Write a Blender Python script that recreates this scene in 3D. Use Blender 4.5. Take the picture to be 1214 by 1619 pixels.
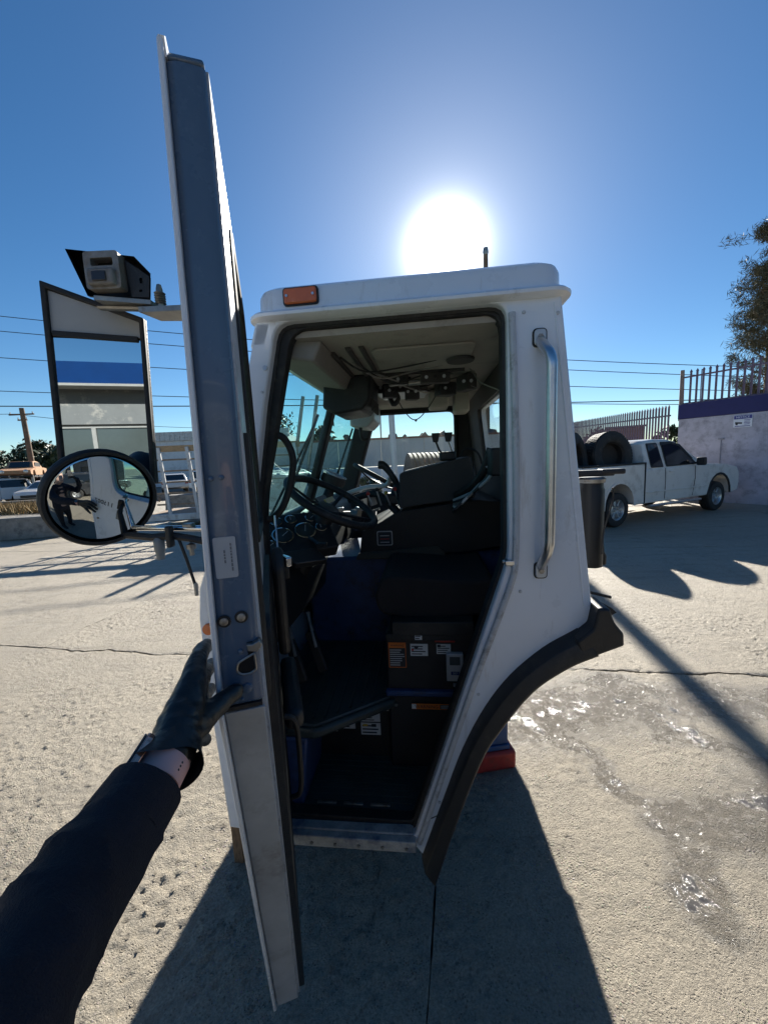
import bpy, bmesh, math, random
from mathutils import Vector, Matrix, noise as mnoise
R = math.radians
random.seed(7)
for o in list(bpy.data.objects): bpy.data.objects.remove(o)
scene = bpy.context.scene
COL = scene.collection

# ------------------------------------------------------------------ camera
EYE = Vector((0, 0, 1.75)); PITCH = R(-7.7); ROLL = R(2.6)
fw = Vector((0, math.cos(PITCH), math.sin(PITCH))); r0 = Vector((1, 0, 0)); u0 = r0.cross(fw)
rt = r0 * math.cos(ROLL) - u0 * math.sin(ROLL); up = r0 * math.sin(ROLL) + u0 * math.cos(ROLL)
cam = bpy.data.cameras.new('camera'); cam.sensor_fit = 'HORIZONTAL'; cam.sensor_width = 36
cam.lens = 36 * 608 / 1214; cam.clip_start = 0.02; cam.clip_end = 2000
cam_o = bpy.data.objects.new('camera', cam); COL.objects.link(cam_o)
cam_o.matrix_world = Matrix(((rt.x, up.x, -fw.x, EYE.x), (rt.y, up.y, -fw.y, EYE.y), (rt.z, up.z, -fw.z, EYE.z), (0, 0, 0, 1)))
scene.camera = cam_o

# ------------------------------------------------------------------ sky, sun, exposure
SUN_AZ = R(10.1); SUN_EL = R(25.9)          # azimuth from +Y towards +X
SUN_DIR = Vector((math.sin(SUN_AZ) * math.cos(SUN_EL), math.cos(SUN_AZ) * math.cos(SUN_EL), math.sin(SUN_EL)))
world = bpy.data.worlds.new('World'); scene.world = world; world.use_nodes = True
nt = world.node_tree; nt.nodes.clear()
n_out = nt.nodes.new('ShaderNodeOutputWorld'); n_bg = nt.nodes.new('ShaderNodeBackground')
n_sky = nt.nodes.new('ShaderNodeTexSky'); n_sky.sky_type = 'NISHITA'; n_sky.sun_disc = False
n_sky.sun_elevation = SUN_EL; n_sky.sun_rotation = SUN_AZ
n_sky.air_density = 1.0; n_sky.dust_density = 0.12; n_sky.altitude = 1500; n_sky.ozone_density = 1.6
n_bg.inputs['Strength'].default_value = 0.05
# the sun itself and its bright aureole, a fixed direction on the sky
n_tc = nt.nodes.new('ShaderNodeTexCoord'); n_dot = nt.nodes.new('ShaderNodeVectorMath'); n_dot.operation = 'DOT_PRODUCT'
n_nrm = nt.nodes.new('ShaderNodeVectorMath'); n_nrm.operation = 'NORMALIZE'
nt.links.new(n_tc.outputs['Generated'], n_nrm.inputs[0])
nt.links.new(n_nrm.outputs[0], n_dot.inputs[0]); n_dot.inputs[1].default_value = SUN_DIR
def wm(op, a, b=None):
    n = nt.nodes.new('ShaderNodeMath'); n.operation = op
    for i, v in enumerate((a, b)):
        if v is None: continue
        if isinstance(v, (int, float)): n.inputs[i].default_value = v
        else: nt.links.new(v, n.inputs[i])
    return n.outputs[0]
ang = wm('ARCCOSINE', wm('MINIMUM', n_dot.outputs['Value'], 0.9999999))
core = wm('MULTIPLY', wm('POWER', 2.71828, wm('MULTIPLY', ang, -1 / 0.0185)), 520.0)
halo = wm('MULTIPLY', wm('POWER', 2.71828, wm('MULTIPLY', ang, -1 / 0.17)), 6.0)
n_em = nt.nodes.new('ShaderNodeMixRGB'); n_em.blend_type = 'ADD'; n_em.inputs[0].default_value = 1
n_gl = nt.nodes.new('ShaderNodeMixRGB'); n_gl.blend_type = 'MULTIPLY'; n_gl.inputs[0].default_value = 1
n_cmb = nt.nodes.new('ShaderNodeCombineColor'); tot = wm('ADD', core, halo)
for i in range(3): nt.links.new(tot, n_cmb.inputs[i])
nt.links.new(n_cmb.outputs[0], n_gl.inputs[1]); n_gl.inputs[2].default_value = (1, 0.97, 0.9, 1)
n_hs = nt.nodes.new('ShaderNodeHueSaturation'); n_hs.inputs['Saturation'].default_value = 1.27
n_tn = nt.nodes.new('ShaderNodeMixRGB'); n_tn.blend_type = 'MULTIPLY'; n_tn.inputs[0].default_value = 1; n_tn.inputs[2].default_value = (.86, .96, 1.0, 1)
nt.links.new(n_sky.outputs[0], n_hs.inputs['Color']); nt.links.new(n_hs.outputs[0], n_tn.inputs[1]); nt.links.new(n_tn.outputs[0], n_em.inputs[1]); nt.links.new(n_gl.outputs[0], n_em.inputs[2])
nt.links.new(n_em.outputs[0], n_bg.inputs['Color']); nt.links.new(n_bg.outputs[0], n_out.inputs['Surface'])
sun = bpy.data.lights.new('sun', 'SUN'); sun.energy = 5.0; sun.angle = R(0.5); sun.color = (1, 0.945, 0.85)
sun_o = bpy.data.objects.new('sun', sun); COL.objects.link(sun_o)
sun_o.rotation_euler = (-SUN_DIR).to_track_quat('-Z', 'Y').to_euler(); sun_o.location = SUN_DIR * 60
scene.view_settings.view_transform = 'Standard'; scene.view_settings.look = 'None'
scene.view_settings.gamma = 1; scene.view_settings.use_curve_mapping = False
scene.view_settings.exposure = 1.24
scene.render.engine = 'CYCLES'; scene.cycles.use_denoising = True
scene.cycles.max_bounces = 10; scene.cycles.transparent_max_bounces = 16; scene.cycles.sample_clamp_indirect = 6
scene.cycles.caustics_reflective = False; scene.cycles.caustics_refractive = False

# ------------------------------------------------------------------ materials
MATS = {}
def nod(t, kind, **kw):
    n = t.nodes.new(kind)
    for k, v in kw.items(): setattr(n, k, v)
    return n
def M(name, col, rough=.5, metal=0., var=.12, vs=6., bump=0., bs=80., spec=.5, coat=0., dirt=None, emit=0., rvar=.15, streak=None):
    if name in MATS: return MATS[name]
    m = bpy.data.materials.new(name); m.use_nodes = True; t = m.node_tree
    p = t.nodes['Principled BSDF']; L = t.links.new
    p.inputs['Metallic'].default_value = metal; p.inputs['Specular IOR Level'].default_value = spec
    p.inputs['Coat Weight'].default_value = coat
    tc = nod(t, 'ShaderNodeTexCoord'); vec = tc.outputs['Object']
    nz = nod(t, 'ShaderNodeTexNoise'); nz.inputs['Scale'].default_value = vs; nz.inputs['Detail'].default_value = 6; nz.inputs['Roughness'].default_value = .65
    L(vec, nz.inputs['Vector'])
    mx = nod(t, 'ShaderNodeMixRGB'); mx.inputs[1].default_value = (*[c * (1 - var) for c in col], 1); mx.inputs[2].default_value = (*[min(1, c * (1 + var)) for c in col], 1)
    rp = nod(t, 'ShaderNodeMapRange'); rp.inputs[1].default_value = .3; rp.inputs[2].default_value = .7
    L(nz.outputs[0], rp.inputs[0]); L(rp.outputs[0], mx.inputs[0]); out = mx.outputs[0]
    if dirt:
        dc, amt, ds = dirt
        n2 = nod(t, 'ShaderNodeTexNoise'); n2.inputs['Scale'].default_value = ds; n2.inputs['Detail'].default_value = 9; n2.inputs['Roughness'].default_value = .72
        if streak:
            mp = nod(t, 'ShaderNodeMapping'); mp.inputs['Scale'].default_value = streak; L(vec, mp.inputs[0]); L(mp.outputs[0], n2.inputs['Vector'])
        else: L(vec, n2.inputs['Vector'])
        r2 = nod(t, 'ShaderNodeMapRange'); r2.inputs[1].default_value = .62 - .3 * amt; r2.inputs[2].default_value = .80 - .2 * amt
        L(n2.outputs[0], r2.inputs[0])
        m2 = nod(t, 'ShaderNodeMixRGB'); m2.inputs[2].default_value = (*dc, 1); L(r2.outputs[0], m2.inputs[0]); L(out, m2.inputs[1]); out = m2.outputs[0]
    L(out, p.inputs['Base Color'])
    rr = nod(t, 'ShaderNodeMapRange'); rr.inputs[3].default_value = max(.02, rough - rvar * rough); rr.inputs[4].default_value = min(1, rough + rvar * rough)
    L(nz.outputs[0], rr.inputs[0]); L(rr.outputs[0], p.inputs['Roughness'])
    if bump:
        n3 = nod(t, 'ShaderNodeTexNoise'); n3.inputs['Scale'].default_value = bs; n3.inputs['Detail'].default_value = 5; L(vec, n3.inputs['Vector'])
        b = nod(t, 'ShaderNodeBump'); b.inputs['Strength'].default_value = bump; b.inputs['Distance'].default_value = .01
        L(n3.outputs[0], b.inputs['Height']); L(b.outputs[0], p.inputs['Normal'])
    if emit:
        p.inputs['Emission Color'].default_value = (*col, 1); p.inputs['Emission Strength'].default_value = emit
    MATS[name] = m; return m
def GLASS(name, tint, refl=.06, rough=.0, film=0.0, filmcol=(.5, .5, .45)):
    if name in MATS: return MATS[name]
    m = bpy.data.materials.new(name); m.use_nodes = True; t = m.node_tree; t.nodes.clear(); L = t.links.new
    o = nod(t, 'ShaderNodeOutputMaterial'); tr = nod(t, 'ShaderNodeBsdfTransparent'); tr.inputs[0].default_value = (*tint, 1)
    gl = nod(t, 'ShaderNodeBsdfGlossy'); gl.inputs['Roughness'].default_value = rough
    lw = nod(t, 'ShaderNodeLayerWeight'); lw.inputs[0].default_value = .5
    pw = nod(t, 'ShaderNodeMath', operation='POWER'); L(lw.outputs['Facing'], pw.inputs[0]); pw.inputs[1].default_value = 5
    fr = nod(t, 'ShaderNodeMath', operation='MULTIPLY_ADD'); L(pw.outputs[0], fr.inputs[0]); fr.inputs[1].default_value = .5; fr.inputs[2].default_value = .025
    mx = nod(t, 'ShaderNodeMixShader'); L(fr.outputs[0], mx.inputs[0]); L(tr.outputs[0], mx.inputs[1]); L(gl.outputs[0], mx.inputs[2])
    last = mx
    if film:
        tc = nod(t, 'ShaderNodeTexCoord'); nz = nod(t, 'ShaderNodeTexNoise'); nz.inputs['Scale'].default_value = 5; nz.inputs['Detail'].default_value = 8
        L(tc.outputs['Object'], nz.inputs['Vector']); rg = nod(t, 'ShaderNodeMapRange'); rg.inputs[1].default_value = .35; rg.inputs[2].default_value = .8; rg.inputs[4].default_value = film
        L(nz.outputs[0], rg.inputs[0]); df = nod(t, 'ShaderNodeBsdfTranslucent'); df.inputs[0].default_value = (*filmcol, 1)
        m2 = nod(t, 'ShaderNodeMixShader'); L(rg.outputs[0], m2.inputs[0]); L(mx.outputs[0], m2.inputs[1]); L(df.outputs[0], m2.inputs[2]); last = m2
    L(last.outputs[0], o.inputs[0]); MATS[name] = m; return m

# ------------------------------------------------------------------ mesh helpers
class MB:
    def __init__(s): s.v = []; s.f = []
    def add(s, vs, fs, mat=None):
        b = len(s.v)
        s.v += [tuple(mat @ Vector(v)) if mat else tuple(v) for v in vs]
        s.f += [tuple(b + i for i in f) for f in fs]; return s
    def box(s, c, d, rz=0, mat=None, taper=1.0, rx=0, ry=0):
        x, y, z = (k / 2 for k in d); t = taper
        vs = [(-x, -y, -z), (x, -y, -z), (x, y, -z), (-x, y, -z), (-x * t, -y * t, z), (x * t, -y * t, z), (x * t, y * t, z), (-x * t, y * t, z)]
        m = Matrix.Translation(c) @ Matrix.Rotation(rz, 4, 'Z') @ Matrix.Rotation(ry, 4, 'Y') @ Matrix.Rotation(rx, 4, 'X')
        if mat: m = mat @ m
        return s.add(vs, [(0, 3, 2, 1), (4, 5, 6, 7), (0, 1, 5, 4), (1, 2, 6, 5), (2, 3, 7, 6), (3, 0, 4, 7)], m)
    def hexa(s, p): return s.add(p, [(0, 3, 2, 1), (4, 5, 6, 7), (0, 1, 5, 4), (1, 2, 6, 5), (2, 3, 7, 6), (3, 0, 4, 7)])
    def prism(s, poly, a, b, plane='xz'):
        n = len(poly)
        f = {'xz': lambda p, k: (p[0], k, p[1]), 'xy': lambda p, k: (p[0], p[1], k), 'yz': lambda p, k: (k, p[0], p[1])}[plane]
        vs = [f(p, a) for p in poly] + [f(p, b) for p in poly]
        return s.add(vs, [tuple(range(n))[::-1], tuple(range(n, 2 * n))] + [(i, (i + 1) % n, n + (i + 1) % n, n + i) for i in range(n)])
    def loft(s, rings, cap=True, closed=True):
        n = len(rings[0]); vs = [p for r in rings for p in r]; fs = []
        for k in range(len(rings) - 1):
            for i in range(n if closed else n - 1):
                j = (i + 1) % n; fs.append((k * n + i, k * n + j, (k + 1) * n + j, (k + 1) * n + i))
        if cap: fs += [tuple(range(n))[::-1], tuple(range((len(rings) - 1) * n, len(rings) * n))]
        return s.add(vs, fs)
    def tube(s, pts, r, n=8, closed=False, sq=None):
        pts = [Vector(p) for p in pts]; N = len(pts); rings = []; prev = None
        for i, p in enumerate(pts):
            t = (pts[(i + 1) % N] - pts[i - 1]) if closed else (pts[min(i + 1, N - 1)] - pts[max(i - 1, 0)])
            t.normalize()
            if prev is None:
                a = Vector((0, 0, 1)) if abs(t.z) < .9 else Vector((1, 0, 0)); x = t.cross(a).normalized()
            else: x = (prev - t * prev.dot(t)).normalized()
            prev = x; y = t.cross(x); rr = r[i] if isinstance(r, (list, tuple)) else r
            rings.append([tuple(p + (x * math.cos(2 * math.pi * k / n) + y * math.sin(2 * math.pi * k / n) * (sq or 1)) * rr) for k in range(n)])
        if closed: rings.append(rings[0]); return s.loft(rings, cap=False)
        return s.loft(rings)
    def cyl(s, a, b, r0, r1=None, n=12): return s.tube([a, b], [r0, r0 if r1 is None else r1], n)
    def lathe(s, prof, n=24, mat=None, cap=True):
        rings = [[(r * math.cos(2 * math.pi * k / n), r * math.sin(2 * math.pi * k / n), h) for k in range(n)] for r, h in prof]
        if mat: rings = [[tuple(mat @ Vector(p)) for p in q] for q in rings]
        return s.loft(rings, cap=cap)
    def sph(s, c, r, n=12, m=8, mat=None):
        r = (r, r, r) if isinstance(r, (int, float)) else r
        vs = []; fs = []
        for i in range(m + 1):
            t = math.pi * i / m
            for k in range(n):
                a = 2 * math.pi * k / n; vs.append((c[0] + r[0] * math.sin(t) * math.cos(a), c[1] + r[1] * math.sin(t) * math.sin(a), c[2] + r[2] * math.cos(t)))
        for i in range(m):
            for k in range(n): fs.append((i * n + k, (i + 1) * n + k, (i + 1) * n + (k + 1) % n, i * n + (k + 1) % n))
        return s.add(vs, fs, mat)
    def plate(s, outer, holes, a, b, plane='xz'):
        bm = bmesh.new(); loops = []
        for lp in [outer] + holes:
            vs = [bm.verts.new((p[0], p[1], 0)) for p in lp]
            for i in range(len(vs)): bm.edges.new((vs[i], vs[(i + 1) % len(vs)]))
            loops.append(vs)
        bmesh.ops.triangle_fill(bm, use_beauty=True, use_dissolve=False, edges=bm.edges[:], normal=(0, 0, 1))
        bm.verts.index_update(); P = [(v.co.x, v.co.y) for v in bm.verts]; T = [tuple(v.index for v in f.verts) for f in bm.faces]
        idx = [[v.index for v in lp] for lp in loops]; bm.free()
        f = {'xz': lambda p, k: (p[0], k, p[1]), 'xy': lambda p, k: (p[0], p[1], k), 'yz': lambda p, k: (k, p[0], p[1])}[plane]
        n = len(P); vs = [f(p, a) for p in P] + [f(p, b) for p in P]
        fs = T + [tuple(i + n for i in t[::-1]) for t in T]
        for lp in idx:
            for i in range(len(lp)): fs.append((lp[i], lp[(i + 1) % len(lp)], lp[(i + 1) % len(lp)] + n, lp[i] + n))
        return s.add(vs, fs)
    def mesh(s, name):
        me = bpy.data.meshes.new(name); me.from_pydata(s.v, [], s.f)
        bm = bmesh.new(); bm.from_mesh(me); bmesh.ops.recalc_face_normals(bm, faces=bm.faces[:]); bm.to_mesh(me); bm.free()
        return me
    def build(s, name, mat, parent=None, bevel=0, seg=2, smooth=38, loc=None, rot=None):
        me = s.mesh(name); return link(name, me, mat, parent, bevel, seg, smooth, loc, rot)
def link(name, me, mat, parent=None, bevel=0, seg=2, smooth=38, loc=None, rot=None):
    if mat is not None and not me.materials: me.materials.append(mat)
    if smooth and len(me.polygons):
        me.polygons.foreach_set('use_smooth', [True] * len(me.polygons)); me.set_sharp_from_angle(angle=R(smooth))
    o = bpy.data.objects.new(name, me); COL.objects.link(o)
    if parent: o.parent = parent
    if loc is not None: o.location = loc
    if rot is not None: o.rotation_euler = rot
    if bevel:
        b = o.modifiers.new('bevel', 'BEVEL'); b.width = bevel; b.segments = seg; b.limit_method = 'ANGLE'; b.angle_limit = R(32); b.harden_normals = False
    return o
def empty(name, loc=(0, 0, 0), rz=0, parent=None):
    o = bpy.data.objects.new(name, None); COL.objects.link(o); o.location = loc; o.rotation_euler = (0, 0, rz); o.empty_display_size = .1
    if parent: o.parent = parent
    return o
def tag(o, label=None, cat=None, group=None, kind=None):
    for k, v in (('label', label), ('category', cat), ('group', group), ('kind', kind)):
        if v: o[k] = v
    return o
def kids(o): return [c for c in bpy.data.objects if c.parent == o]
def copy_tree(o, parent=None, loc=None, rz=None):
    c = o.copy(); COL.objects.link(c); c.parent = parent
    for ch in kids(o): copy_tree(ch, c)
    if loc is not None: c.location = loc
    if rz is not None: c.rotation_euler = (0, 0, rz)
    return c
def rrect(x0, x1, y0, y1, r, n=5):
    P = []
    for cx, cy, a0 in ((x1 - r, y0 + r, -90), (x1 - r, y1 - r, 0), (x0 + r, y1 - r, 90), (x0 + r, y0 + r, 180)):
        for k in range(n + 1): a = R(a0 + 90 * k / n); P.append((cx + r * math.cos(a), cy + r * math.sin(a)))
    return P
def rpoly(pts, r, n=4):
    out = []; N = len(pts)
    for i in range(N):
        p = Vector(pts[i]); a = Vector(pts[i - 1]); b = Vector(pts[(i + 1) % N]); rr = r[i] if isinstance(r, (list, tuple)) else r
        if rr <= 0: out.append(tuple(p)); continue
        d1 = min(rr, (a - p).length * .45); d2 = min(rr, (b - p).length * .45)
        s = p + (a - p).normalized() * d1; e = p + (b - p).normalized() * d2
        for k in range(n + 1):
            t = k / n; out.append(tuple(s * (1 - t) ** 2 + p * 2 * t * (1 - t) + e * t * t))
    return out
def smooth_path(pts, n=6):
    pts = [Vector(p) for p in pts]; out = []
    for i in range(len(pts) - 1):
        p0 = pts[max(i - 1, 0)]; p1 = pts[i]; p2 = pts[i + 1]; p3 = pts[min(i + 2, len(pts) - 1)]
        for k in range(n):
            t = k / n; out.append(.5 * ((2 * p1) + (p2 - p0) * t + (2 * p0 - 5 * p1 + 4 * p2 - p3) * t * t + (3 * p1 - p0 - 3 * p2 + p3) * t ** 3))
    out.append(pts[-1]); return out
def text_mesh(s, size, extr=.0004, align='CENTER'):
    cu = bpy.data.curves.new('lettering', 'FONT'); cu.body = s; cu.size = size; cu.extrude = extr; cu.align_x = align; cu.align_y = 'CENTER'; cu.resolution_u = 2
    o = bpy.data.objects.new('lettering', cu); COL.objects.link(o)
    dg = bpy.context.evaluated_depsgraph_get(); me = bpy.data.meshes.new_from_object(o.evaluated_get(dg))
    bpy.data.objects.remove(o); bpy.data.curves.remove(cu); return me
def lettering(s, size, mat, parent, loc, rot, extr=.0004, align='CENTER', name='lettering'):
    return link(name, text_mesh(s, size, extr, align), mat, parent, smooth=0, loc=loc, rot=rot)
def organic(name, chains, voxel, mat, parent=None, smooth_it=4, disp=None):
    """tapered limb chains fused into one continuous skin by voxel remesh"""
    b = MB()
    for ch in chains:
        for i, p in enumerate(ch):
            r = p[3]; rr = (r, r * (p[4] if len(p) > 4 else 1), r) if len(p) <= 5 else (r * p[5], r * p[4], r)
            b.sph(p[:3], rr, 12, 8)
            if i:
                q = ch[i - 1]; N = 5
                for k in range(1, N):
                    t = k / N; rad = q[3] * (1 - t) + r * t
                    s1 = (q[4] if len(q) > 4 else 1) * (1 - t) + (p[4] if len(p) > 4 else 1) * t
                    s2 = (q[5] if len(q) > 5 else 1) * (1 - t) + (p[5] if len(p) > 5 else 1) * t
                    b.sph([q[j] * (1 - t) + p[j] * t for j in range(3)], (rad * s2, rad * s1, rad), 12, 8)
    o = link(name, b.mesh(name), mat, parent, smooth=0)
    m = o.modifiers.new('r', 'REMESH'); m.mode = 'VOXEL'; m.voxel_size = voxel
    s = o.modifiers.new('s', 'SMOOTH'); s.iterations = smooth_it; s.factor = .5
    dg = bpy.context.evaluated_depsgraph_get(); me = bpy.data.meshes.new_from_object(o.evaluated_get(dg))
    o.modifiers.clear(); old = o.data; o.data = me; bpy.data.meshes.remove(old)
    if not me.materials: me.materials.append(mat)
    if disp:
        cs = [v.co.copy() for v in me.vertices]; ns = [v.normal.copy() for v in me.vertices]
        me.vertices.foreach_set('co', [k for c, n in zip(cs, ns) for k in (c + n * disp(c))]); me.update()
    me.polygons.foreach_set('use_smooth', [True] * len(me.polygons)); me.name = name
    return o
# ------------------------------------------------------------------ ground
def concrete_mat():
    m = bpy.data.materials.new('yard_concrete'); m.use_nodes = True; t = m.node_tree; L = t.links.new; p = t.nodes['Principled BSDF']
    geo = nod(t, 'ShaderNodeNewGeometry'); pos = geo.outputs['Position']
    def noi(s, d=6, r=.6, vec=pos):
        n = nod(t, 'ShaderNodeTexNoise'); n.inputs['Scale'].default_value = s; n.inputs['Detail'].default_value = d; n.inputs['Roughness'].default_value = r; L(vec, n.inputs['Vector']); return n.outputs[0]
    def rng(x, a, b, c=0., d=1.):
        n = nod(t, 'ShaderNodeMapRange'); n.inputs[1].default_value = a; n.inputs[2].default_value = b; n.inputs[3].default_value = c; n.inputs[4].default_value = d; L(x, n.inputs[0]); return n.outputs[0]
    def mth(op, a, b=None):
        n = nod(t, 'ShaderNodeMath', operation=op)
        for i, v in enumerate((a, b)):
            if v is None: continue
            if isinstance(v, (int, float)): n.inputs[i].default_value = v
            else: L(v, n.inputs[i])
        return n.outputs[0]
    def mix(f, a, b, bl='MIX'):
        n = nod(t, 'ShaderNodeMixRGB', blend_type=bl)
        for i, v in ((0, f), (1, a), (2, b)):
            if isinstance(v, tuple): n.inputs[i].default_value = (*v, 1)
            elif isinstance(v, (int, float)): n.inputs[i].default_value = v if i == 0 else (v, v, v, 1)
            else: L(v, n.inputs[i])
        return n.outputs[0]
    big = rng(noi(.55, 8), .35, .68); mid = rng(noi(5, 8, .7), .32, .7); fine = rng(noi(120, 3, .6), .3, .7)
    c = mix(big, (.60, .525, .405), (.42, .365, .28)); c = mix(mth('MULTIPLY', mid, .6), c, (.56, .49, .385))
    c = mix(mth('MULTIPLY', fine, .62), c, (.17, .145, .11))
    # exposed aggregate
    vo = nod(t, 'ShaderNodeTexVoronoi'); vo.inputs['Scale'].default_value = 75; L(pos, vo.inputs['Vector'])
    vo2 = nod(t, 'ShaderNodeTexVoronoi'); vo2.inputs['Scale'].default_value = 95; L(pos, vo2.inputs['Vector'])
    pick = rng(noi(2.2, 4), .45, .62)
    chip = mth('MULTIPLY', rng(vo.outputs['Distance'], .28, .18), mth('MULTIPLY', pick, .75))
    c = mix(chip, c, mix(.75, vo.outputs['Color'], (.34, .31, .27)))
    c = mix(mth('MULTIPLY', mth('MULTIPLY', rng(vo2.outputs['Distance'], .30, .12), rng(noi(14, 3), .42, .6)), .75), c, (.07, .058, .045))
    vo4 = nod(t, 'ShaderNodeTexVoronoi'); vo4.inputs['Scale'].default_value = 42; L(pos, vo4.inputs['Vector'])
    c = mix(mth('MULTIPLY', mth('MULTIPLY', rng(vo4.outputs['Distance'], .34, .16), rng(noi(5, 4, .7), .45, .6)), .6), c, (.13, .11, .085))
    st = rng(noi(1.3, 9, .75), .56, .70)                     # old oil and tyre stains
    c = mix(mth('MULTIPLY', st, .45), c, (.15, .13, .105))
    mpg = nod(t, 'ShaderNodeMapping'); mpg.inputs['Rotation'].default_value = (0, 0, R(35)); mpg.inputs['Scale'].default_value = (.35, 3.2, 1); L(pos, mpg.inputs[0])
    c = mix(mth('MULTIPLY', rng(noi(1.6, 7, .7, mpg.outputs[0]), .52, .68), .38), c, (.17, .15, .12))      # tyre and drag marks
    # fine map cracks
    v3 = nod(t, 'ShaderNodeTexVoronoi', feature='DISTANCE_TO_EDGE'); v3.inputs['Scale'].default_value = .9
    wv = nod(t, 'ShaderNodeVectorMath', operation='ADD'); nz3 = nod(t, 'ShaderNodeTexNoise'); nz3.inputs['Scale'].default_value = 3; nz3.inputs['Detail'].default_value = 6; L(pos, nz3.inputs['Vector'])
    sc3 = nod(t, 'ShaderNodeVectorMath', operation='SCALE'); sc3.inputs['Scale'].default_value = .5; L(nz3.outputs['Color'], sc3.inputs[0]); L(pos, wv.inputs[0]); L(sc3.outputs[0], wv.inputs[1]); L(wv.outputs[0], v3.inputs['Vector'])
    crk = mth('MULTIPLY', rng(v3.outputs['Distance'], .006, .001), rng(noi(.8, 3), .52, .6))
    c = mix(mth('MULTIPLY', crk, .45), c, (.08, .07, .06))
    # water spilt on the slab: ragged streams and puddles with their own shape
    sep = nod(t, 'ShaderNodeSeparateXYZ'); warp = nod(t, 'ShaderNodeTexNoise'); warp.inputs['Scale'].default_value = 2.6; warp.inputs['Detail'].default_value = 7; warp.inputs['Roughness'].default_value = .62; L(pos, warp.inputs['Vector'])
    sw = nod(t, 'ShaderNodeVectorMath', operation='MULTIPLY_ADD'); L(warp.outputs['Color'], sw.inputs[0]); sw.inputs[1].default_value = (.62, .62, 0); L(pos, sw.inputs[2]); L(sw.outputs[0], sep.inputs[0])
    X, Y = mth('SUBTRACT', sep.outputs[0], .31), mth('SUBTRACT', sep.outputs[1], .31)
    def seg(ax, ay, bx, by, w):
        dx, dy = bx - ax, by - ay; l2 = dx * dx + dy * dy
        px, py = mth('SUBTRACT', X, ax), mth('SUBTRACT', Y, ay)
        h = mth('MAXIMUM', mth('MINIMUM', mth('DIVIDE', mth('ADD', mth('MULTIPLY', px, dx), mth('MULTIPLY', py, dy)), l2), 1), 0)
        ex, ey = mth('SUBTRACT', px, mth('MULTIPLY', h, dx)), mth('SUBTRACT', py, mth('MULTIPLY', h, dy))
        return mth('DIVIDE', mth('SQRT', mth('ADD', mth('MULTIPLY', ex, ex), mth('MULTIPLY', ey, ey))), w)
    ds = [seg(.75, 2.42, 1.6, 2.52, .34), seg(1.5, 2.5, 3.2, 2.30, .24), seg(.95, 2.3, 1.12, 1.95, .06), seg(1.12, 1.95, 1.32, 1.55, .07), seg(1.32, 1.5, 1.16, 1.32, .17), seg(1.35, 1.55, 2.3, 1.75, .22), seg(1.7, 2.25, 2.1, 1.8, .14)]
    d = ds[0]
    for e in ds[1:]: d = mth('MINIMUM', d, e)
    wet = mth('MULTIPLY', rng(d, 1.15, .6), rng(noi(7, 6, .75), .30, .48)); damp = rng(d, 1.5, .8)
    pud = mth('MULTIPLY', rng(d, .8, .4), rng(noi(3.1, 7, .7), .54, .60))
    c = mix(mth('MULTIPLY', damp, .25), c, (.19, .16, .125)); c = mix(mth('MULTIPLY', wet, .5), c, (.13, .115, .095)); c = mix(mth('MULTIPLY', pud, .8), c, (.045, .042, .038))
    L(c, p.inputs['Base Color'])
    ro = mix(wet, rng(mid, 0, 1, .48, .68), .22); ro = mix(pud, ro, .10); L(ro, p.inputs['Roughness'])
    L(rng(wet, 0, 1, .5, 1.0), p.inputs['Specular IOR Level'])
    pit = mth('MULTIPLY', rng(vo2.outputs['Distance'], .30, .12), rng(noi(14, 3), .42, .6))
    h = mth('ADD', mth('MULTIPLY', noi(30, 3, .7), .5), mth('MULTIPLY', noi(150, 4, .8), .9)); h = mth('SUBTRACT', h, mth('MULTIPLY', pit, .5))
    h = mth('ADD', h, mth('MULTIPLY', mth('MULTIPLY', rng(vo.outputs['Distance'], .35, .1), pick), .45))
    h = mth('SUBTRACT', h, mth('MULTIPLY', crk, .25))
    b = nod(t, 'ShaderNodeBump'); b.inputs['Distance'].default_value = .02; L(mth('SUBTRACT', .95, mth('MULTIPLY', pud, .7)), b.inputs['Strength']); L(h, b.inputs['Height']); L(b.outputs[0], p.inputs['Normal'])
    return m
MATS['concrete'] = concrete_mat()
dirt = M('packed_dirt', (.20, .175, .14), .9, var=.3, vs=.4, bump=.5, bs=20, dirt=((.12, .10, .08), .5, 1.2))
g = MB().add([(-400, -400, -.06), (400, -400, -.06), (400, 500, -.06), (-400, 500, -.06)], [(0, 1, 2, 3)]).build('ground', dirt); tag(g, 'wide dusty ground beneath and beyond the concrete yard', 'ground', kind='structure')
GA = R(-9.5); GX = Vector((math.cos(GA), math.sin(GA))); GY = Vector((-math.sin(GA), math.cos(GA))); GO = Vector((.40, 3.03))
import numpy as np
def vnoise(x, y, seed):
    """value noise on a unit lattice, vectorised"""
    xi, yi = np.floor(x), np.floor(y); fx, fy = x - xi, y - yi; fx = fx * fx * (3 - 2 * fx); fy = fy * fy * (3 - 2 * fy)
    def hsh(i, j): v = np.sin(i * 127.1 + j * 311.7 + seed * 74.7) * 43758.5453; return v - np.floor(v)
    return (hsh(xi, yi) * (1 - fx) + hsh(xi + 1, yi) * fx) * (1 - fy) + (hsh(xi, yi + 1) * (1 - fx) + hsh(xi + 1, yi + 1) * fx) * fy - .5
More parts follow.
